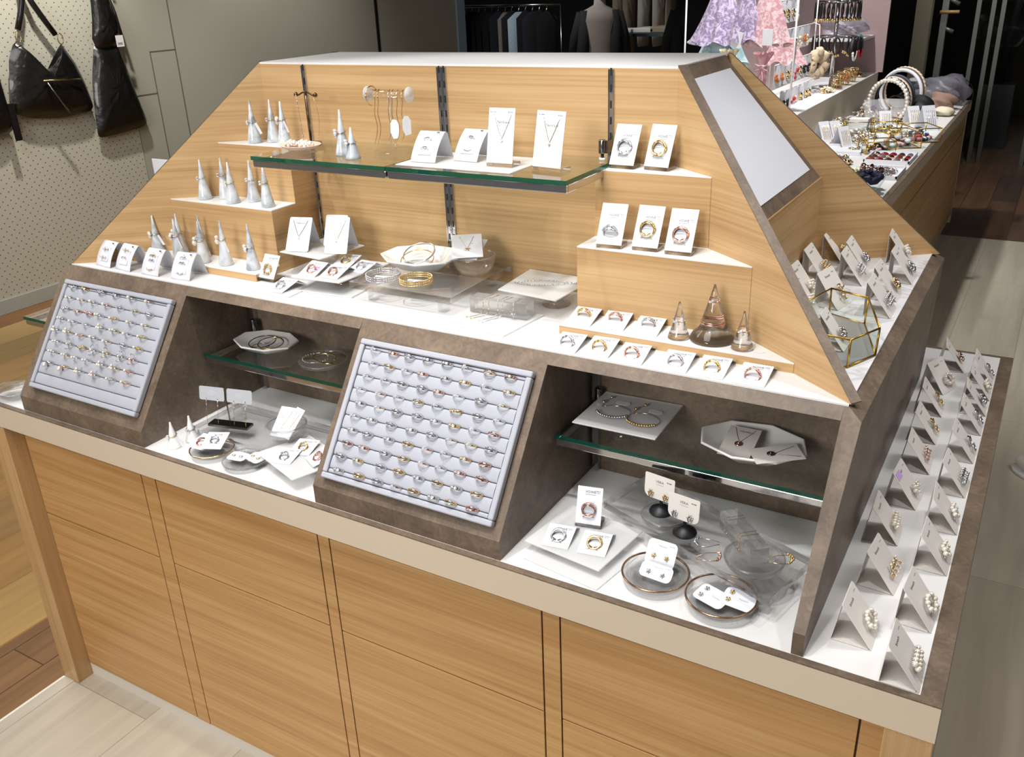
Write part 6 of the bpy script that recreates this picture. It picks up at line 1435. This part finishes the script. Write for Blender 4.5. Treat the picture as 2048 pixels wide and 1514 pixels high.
vs, fs = pillow(dense([(2.845, 1.80), (2.816, 1.617), (2.788, 1.508), (2.808, 1.44), (2.941, 1.44), (2.981, 1.519), (2.981, 1.638), (2.956, 1.80)], 3), wallmap(-5.29), .05, 5, .004, 4); g = MB(); g.add(vs, fs, True); att(g.build('knotted_neck', LEA), t)
g = MB(); g.tube([(-5.25, 2.98, 1.50), (-5.27, 2.975, 1.65), (-5.31, 2.95, 1.86)], .009, 6); att(g.build('strap', LEA), t)
o = bev(MB().box(-.001, .001, -.028, .028, -.034, .034).build('price_tag', PAPER), .0005, 1); o.location = (-5.225, 2.937, 1.486); att(o, t)
g = MB(); [g.box(.0012, .0016, -.018 + .005 * k, -.0155 + .005 * k, -.022, -.008) for k in range(7)]; o2 = g.build('barcode', INK, o)
t = bag('shoulder_bag', 'black bag cut by the left edge of the picture on the pegboard', [(2.035, 1.395), (2.143, 1.358), (2.146, 1.261), (2.15, 1.163), (2.159, 1.062), (2.113, 1.032), (2.017, 1.018), (1.80, 1.048), (1.78, 1.30), (1.90, 1.42)], .06)
g = MB(); g.box(-5.27, -5.262, 2.125, 2.165, .99, 1.20); att(g.build('strap_end', LEA), t); g = MB(); g.tube([(X_, 1.95, 1.40), (X_ - .02, 1.98, 1.70), (X_ - .03, 2.0, 1.86)], .014, 8); att(g.build('strap', LEA), t)
# wall hooks
for y in (2.0, 2.40, 2.95): g = MB(); g.tube([(-5.349, y, 1.86), (-5.25, y, 1.865), (-5.245, y, 1.885)], .005, 6); tag(g.build('wall_hook', CHROME), f'chrome peg hook over the {["edge-cut bag", "hobo bag", "tote bag"][[2.0, 2.40, 2.95].index(y)]}', 'hook')
# --- dark clothes shop beyond the wall end
DK = [mat('black_cloth', srgb(22, 22, 26), .9), mat('navy_cloth', srgb(30, 34, 46), .9), mat('charcoal_cloth', srgb(44, 46, 46), .9), mat('grey_shirt', srgb(140, 132, 126), .9), mat('pale_blue_shirt', srgb(170, 190, 206), .9), mat('beige_trousers', srgb(150, 138, 122), .9), mat('off_white_cloth', srgb(206, 204, 196), .9), mat('mannequin_skin', srgb(196, 190, 180), .5)]
SM = mat('blue_steel', srgb(70, 88, 100), .4, .5)
t = thing('clothes_rail', 'dark metal clothes rail in the shop behind', 'clothes rail', (-5.35, 8.0, 0)); g = MB(); g.tube([(-.62, 0, 1.50), (.62, 0, 1.50)], .012, 8); g.build('bar', STEEL, t)
for s_ in (-.62, .62): g = MB(); g.tube([(s_, 0, 0), (s_, 0, 1.50)], .012, 8); g.build('upright', STEEL, t)
def garment(x, y, ztop, L_, wd, th, m, label, sleeve=True):
    t = thing('hanging_garment', label, 'clothing', (x, y, ztop), R(rnd.uniform(-8, 8)), 'garments on the dark rail'); vs, fs = pillow(dense([(-wd / 2, -.07), (-.06, 0), (.06, 0), (wd / 2, -.07), (wd / 2 * .92, -L_), (-wd / 2 * .92, -L_)], 3), lambda a, b, d: (d, a, b), th, 4, .006, int(x * 99)); g = MB(); g.add(vs, fs, True); g.build('fabric', m, t)
    g = MB(); g.tube([(0, -.012, .0), (0, 0, .025), (0, .012, .045), (0, 0, .058)], .0025, 5); g.build('hanger_hook', CHROME, t)
for k in range(13):
    x = -5.92 + k * .085; m = DK[[3, 0, 2, 1, 0, 1, 3, 0, 4, 0, 1, 0, 0][k]]
    garment(x, 8.0, 1.435 + .01 * (k % 2), .85 + .1 * (k % 3), .42, .032, m, f'{["grey", "black", "charcoal", "navy", "black", "navy", "grey beige", "black", "pale blue", "black", "navy", "black", "black"][k]} garment, {(ORD + ["eleventh", "twelfth", "thirteenth"])[k]} from left on the dark rail')
def mannequin(x, y, label, shirt, jacket, trouser, sc=1):
    t = thing('mannequin', label, 'mannequin', (x, y, 0), R(25)); g = MB()
    g.lathe([(0, .0), (.07, .0), (.10, .5), (.16, .86), (.17, .92)], 20, (0, 0, 0), sy=.7); g.build('trousers', trouser, t)
    g = MB(); g.lathe([(.175, .84), (.16, 1.0), (.14, 1.12), (.19, 1.36), (.16, 1.45), (.06, 1.50), (.05, 1.58)], 24, sy=.6); g.build('shirt', shirt, t)
    for s_ in (-1, 1):
        g = MB(); g.tube([(s_ * .17, 0, 1.43), (s_ * .24, 0, 1.2), (s_ * .27, -.03, .98)], [.055, .05, .042], 10); g.tube([(s_ * .14, -.02, 1.45), (s_ * .16, -.06, 1.1), (s_ * .19, -.05, .80)], [.05, .06, .075], 10); g.build('jacket_side', jacket, t)
        g = MB(); g.tube([(s_ * .27, -.03, .98), (s_ * .275, -.045, .93), (s_ * .27, -.06, .87)], [.026, .034, .018], 8)
        for f_ in range(4): g.tube([(s_ * .27 + (f_ - 1.5) * .012, -.06, .89), (s_ * .268 + (f_ - 1.5) * .012, -.075, .82)], [.008, .006], 6)
        g.tube([(s_ * .25, -.06, .92), (s_ * .235, -.085, .88)], [.009, .007], 6); g.build('hand', DK[7], t)
    g = MB(); g.ball((0, 0, 1.68), .095, 18, 12, (.85, .95, 1.15)); g.build('head', DK[7], t)
mannequin(-4.02, 7.45, 'mannequin in grey shirt, black jacket and dark trousers', DK[3], DK[0], mat('brown_black_cloth', srgb(34, 30, 28), .9)); mannequin(-3.08, 7.5, 'mannequin in black top and grey trousers beside the steel table', DK[0], DK[0], DK[3])
t = thing('steel_table', 'blue grey perforated steel table in the shop behind', 'table', (-3.84, 8.15, 0))
MB().box(-.34, .34, -.28, .28, 1.185, 1.215).build('top', SM, t)
for a in (-.32, .32):
    for b in (-.26, .26):
        g = MB(); g.box(a - .018, a + .018, b - .018, b + .018, 0, 1.185); o = g.build('leg', SM, t); g = MB(); [g.box(a - .006, a + .006, b - .0195, b - .0183, z * .05, z * .05 + .02) for z in range(14, 24)]; g.build('slots', PAPER, o)
for k, (dx, m, nm) in enumerate(((-.18, DK[6], 'white'), (.06, DK[6], 'off white'), (.24, DK[5], 'beige'))): tag(bev(MB().box(-.11, .11, -.15, .15, 0, .035 + .01 * k).build('folded_clothes', m, None, (-3.84 + dx, 8.10, 1.2155)), .01, 2), f'{nm} folded clothes on the steel table', 'clothing')
for k, (x, m, nm) in enumerate(((-4.60, DK[5], 'beige'), (-4.48, DK[5], 'beige brown'), (-4.30, DK[6], 'white'), (-4.12, DK[6], 'off white'), (-3.98, DK[5], 'beige'))): garment(x + .0, 9.2, 1.62, .62 if k in (2, 3) else .95, .30, .04, m, f'{nm} trousers hanging behind the steel table, {ORD[k]} from left')
t = thing('clothes_rail', 'dark clothes rail holding trousers behind the steel table', 'clothes rail', (-4.3, 9.2, 0)); g = MB(); g.tube([(-.6, 0, 1.69), (.6, 0, 1.69)], .012, 8); g.build('bar', STEEL, t); [(lambda g: (g.tube([(s_, 0, 0), (s_, 0, 1.69)], .012, 8), g.build('upright', STEEL, t)))(MB()) for s_ in (-.6, .6)]
# --- far right: column, rail stand, glass partition, black stand
CL = mat('greige_column', srgb(128, 124, 106), .6); struct(MB().box(-1.255, -1.13, 7.95, 8.1, 0, 3.12).build('wall_column', CL))
t = thing('garment_stand', 'grey steel display stand with a wooden peg beside the column', 'stand', (-1.0, 8.0, 0)); MB().box(-.05, .0, -.03, .03, 0, 2.4).build('upright', mat('grey_steel', srgb(122, 124, 120), .4, .6), t)
g = MB(); g.tube([(-.06, -.05, 1.36), (.09, -.05, 1.36)], .014, 10); g.build('wooden_peg', W_OAK, t); g = MB(); g.tube([(-.04, 0, 1.24), (.06, -.02, 1.20)], .018, 6); g.tube([(-.04, 0, 1.48), (.08, -.02, 1.42)], .018, 6); g.build('arm', MATS['grey_steel'], t)
gp = thing('glass_partition', 'glass partition with narrow grey posts at the far right', 'partition', (-.3, 8.6, 0)); MB().box(-.52, 2.5, -.005, .005, 0, 3.0).build('glass', PANE, gp)
for x in (-.52, -.40, -.32, .04, .9): MB().box(x - .018, x + .018, -.03, .03, 0, 3.1).build('post', MATS['grey_steel'], gp)
t = thing('black_stand', 'black stand with a square foot beyond the glass partition', 'stand', (-.62, 9.6, 0)); MB().box(-.16, .16, -.16, .16, 0, .62).build('foot', BLACK, t); g = MB(); g.tube([(0, 0, .6), (.12, 0, 2.2)], .045, 10); g.build('pole', BLACK, t)
for k, (x, z, c_) in enumerate(((-.55, 1.55, (200, 60, 50)), (-.40, 1.50, (200, 170, 60)), (-.28, 1.56, (90, 120, 180)))): tag(MB().box(-.05, .05, -.02, .02, -.08, .08).build('hanging_item', mat(f'coloured_plastic_{k}', srgb(*c_), .5), None, (x, 11.97, z)), ['red item hung on the far back wall', 'yellow item hung on the far back wall', 'blue item hung on the far back wall'][k], 'goods')
t = thing('person_shoe', 'pale sneaker tip of someone standing at the right edge', 'shoe', (.175, 2.37, .001), R(60)); g = MB(); g.ball((0, 0, .045), .05, 20, 12, (1.0, 2.4, .85)); 
for i, v in enumerate(g.v): g.v[i] = (v[0], v[1], max(v[2], .012))
g.build('upper', mat('pale_canvas', srgb(206, 204, 200), .8), t); MB().lathe([(0, 0), (.052, 0), (.054, .016), (0, .016)], 24, sy=2.35).build('sole', PAPER, t)

# ================================================================ CLEAR RING CONES ON THE LOW RIGHT STEP
for x, y, h_, r, nm in ((-.489, .311, .064, .0185, 'small clear acrylic ring cone left of the stacked glass cone'), (-.380, .309, .064, .0185, 'small clear acrylic ring cone right of the stacked glass cone')):
    cone(x, y, 1.1833, h_, r, nm, None, CONEG)
cone_ring(-.489, .311, 1.1833, .064, .0185, .50, 'chain', 'silver', 'silver beaded ring on the left clear cone', 0)
cone_ring(-.380, .309, 1.1833, .064, .0185, .50, 'chain', 'gold', 'gold beaded ring on the right clear cone', 0)
t = thing('stacked_ring_cone', 'tall clear cone stacked on a wide glass disc with two bands', 'ring cone', (-.436, .326, 1.1833))
g = MB(); g.lathe([(0, 0), (.036, 0), (.0375, .003), (.036, .007), (.031, .014), (.024, .020), (.0215, .024), (0, .024)], 44); g.build('disc', CONEG, t)
g = MB(); g.lathe([(0, 0), (.0195, 0), (.020, .001), (.0165, .018), (.0115, .034), (.0065, .052), (.002, .070), (0, .072)], 40); g.build('cone', CONEG, t, (0, 0, .0242))
cone_ring(-.436, .326, 1.2075, .072, .020, .62, 'chain', 'rose', 'rose gold beaded ring high on the stacked glass cone', 0)
t = thing('finger_ring', 'plain bronze band low on the stacked glass cone', 'ring', (-.436, .326, 1.2135)); g = MB(); g.tube(circ(.0192, 30, ax='z'), .0013, 6, True); g.tube(circ(.0186, 30, (0, 0, .003), ax='z'), .0011, 6, True); g.build('band', ROSE, t)
o = MB().prism([(-.006, -.004, 0), (.006, -.005, 0), (.010, .002, 0), (-.002, .006, 0)], (0, 0, .0004)).build('price_tag', PAPER, None, (-.352, .304, 1.1834)); tag(o, 'tiny white price tag lying beside the right clear cone', 'tag')
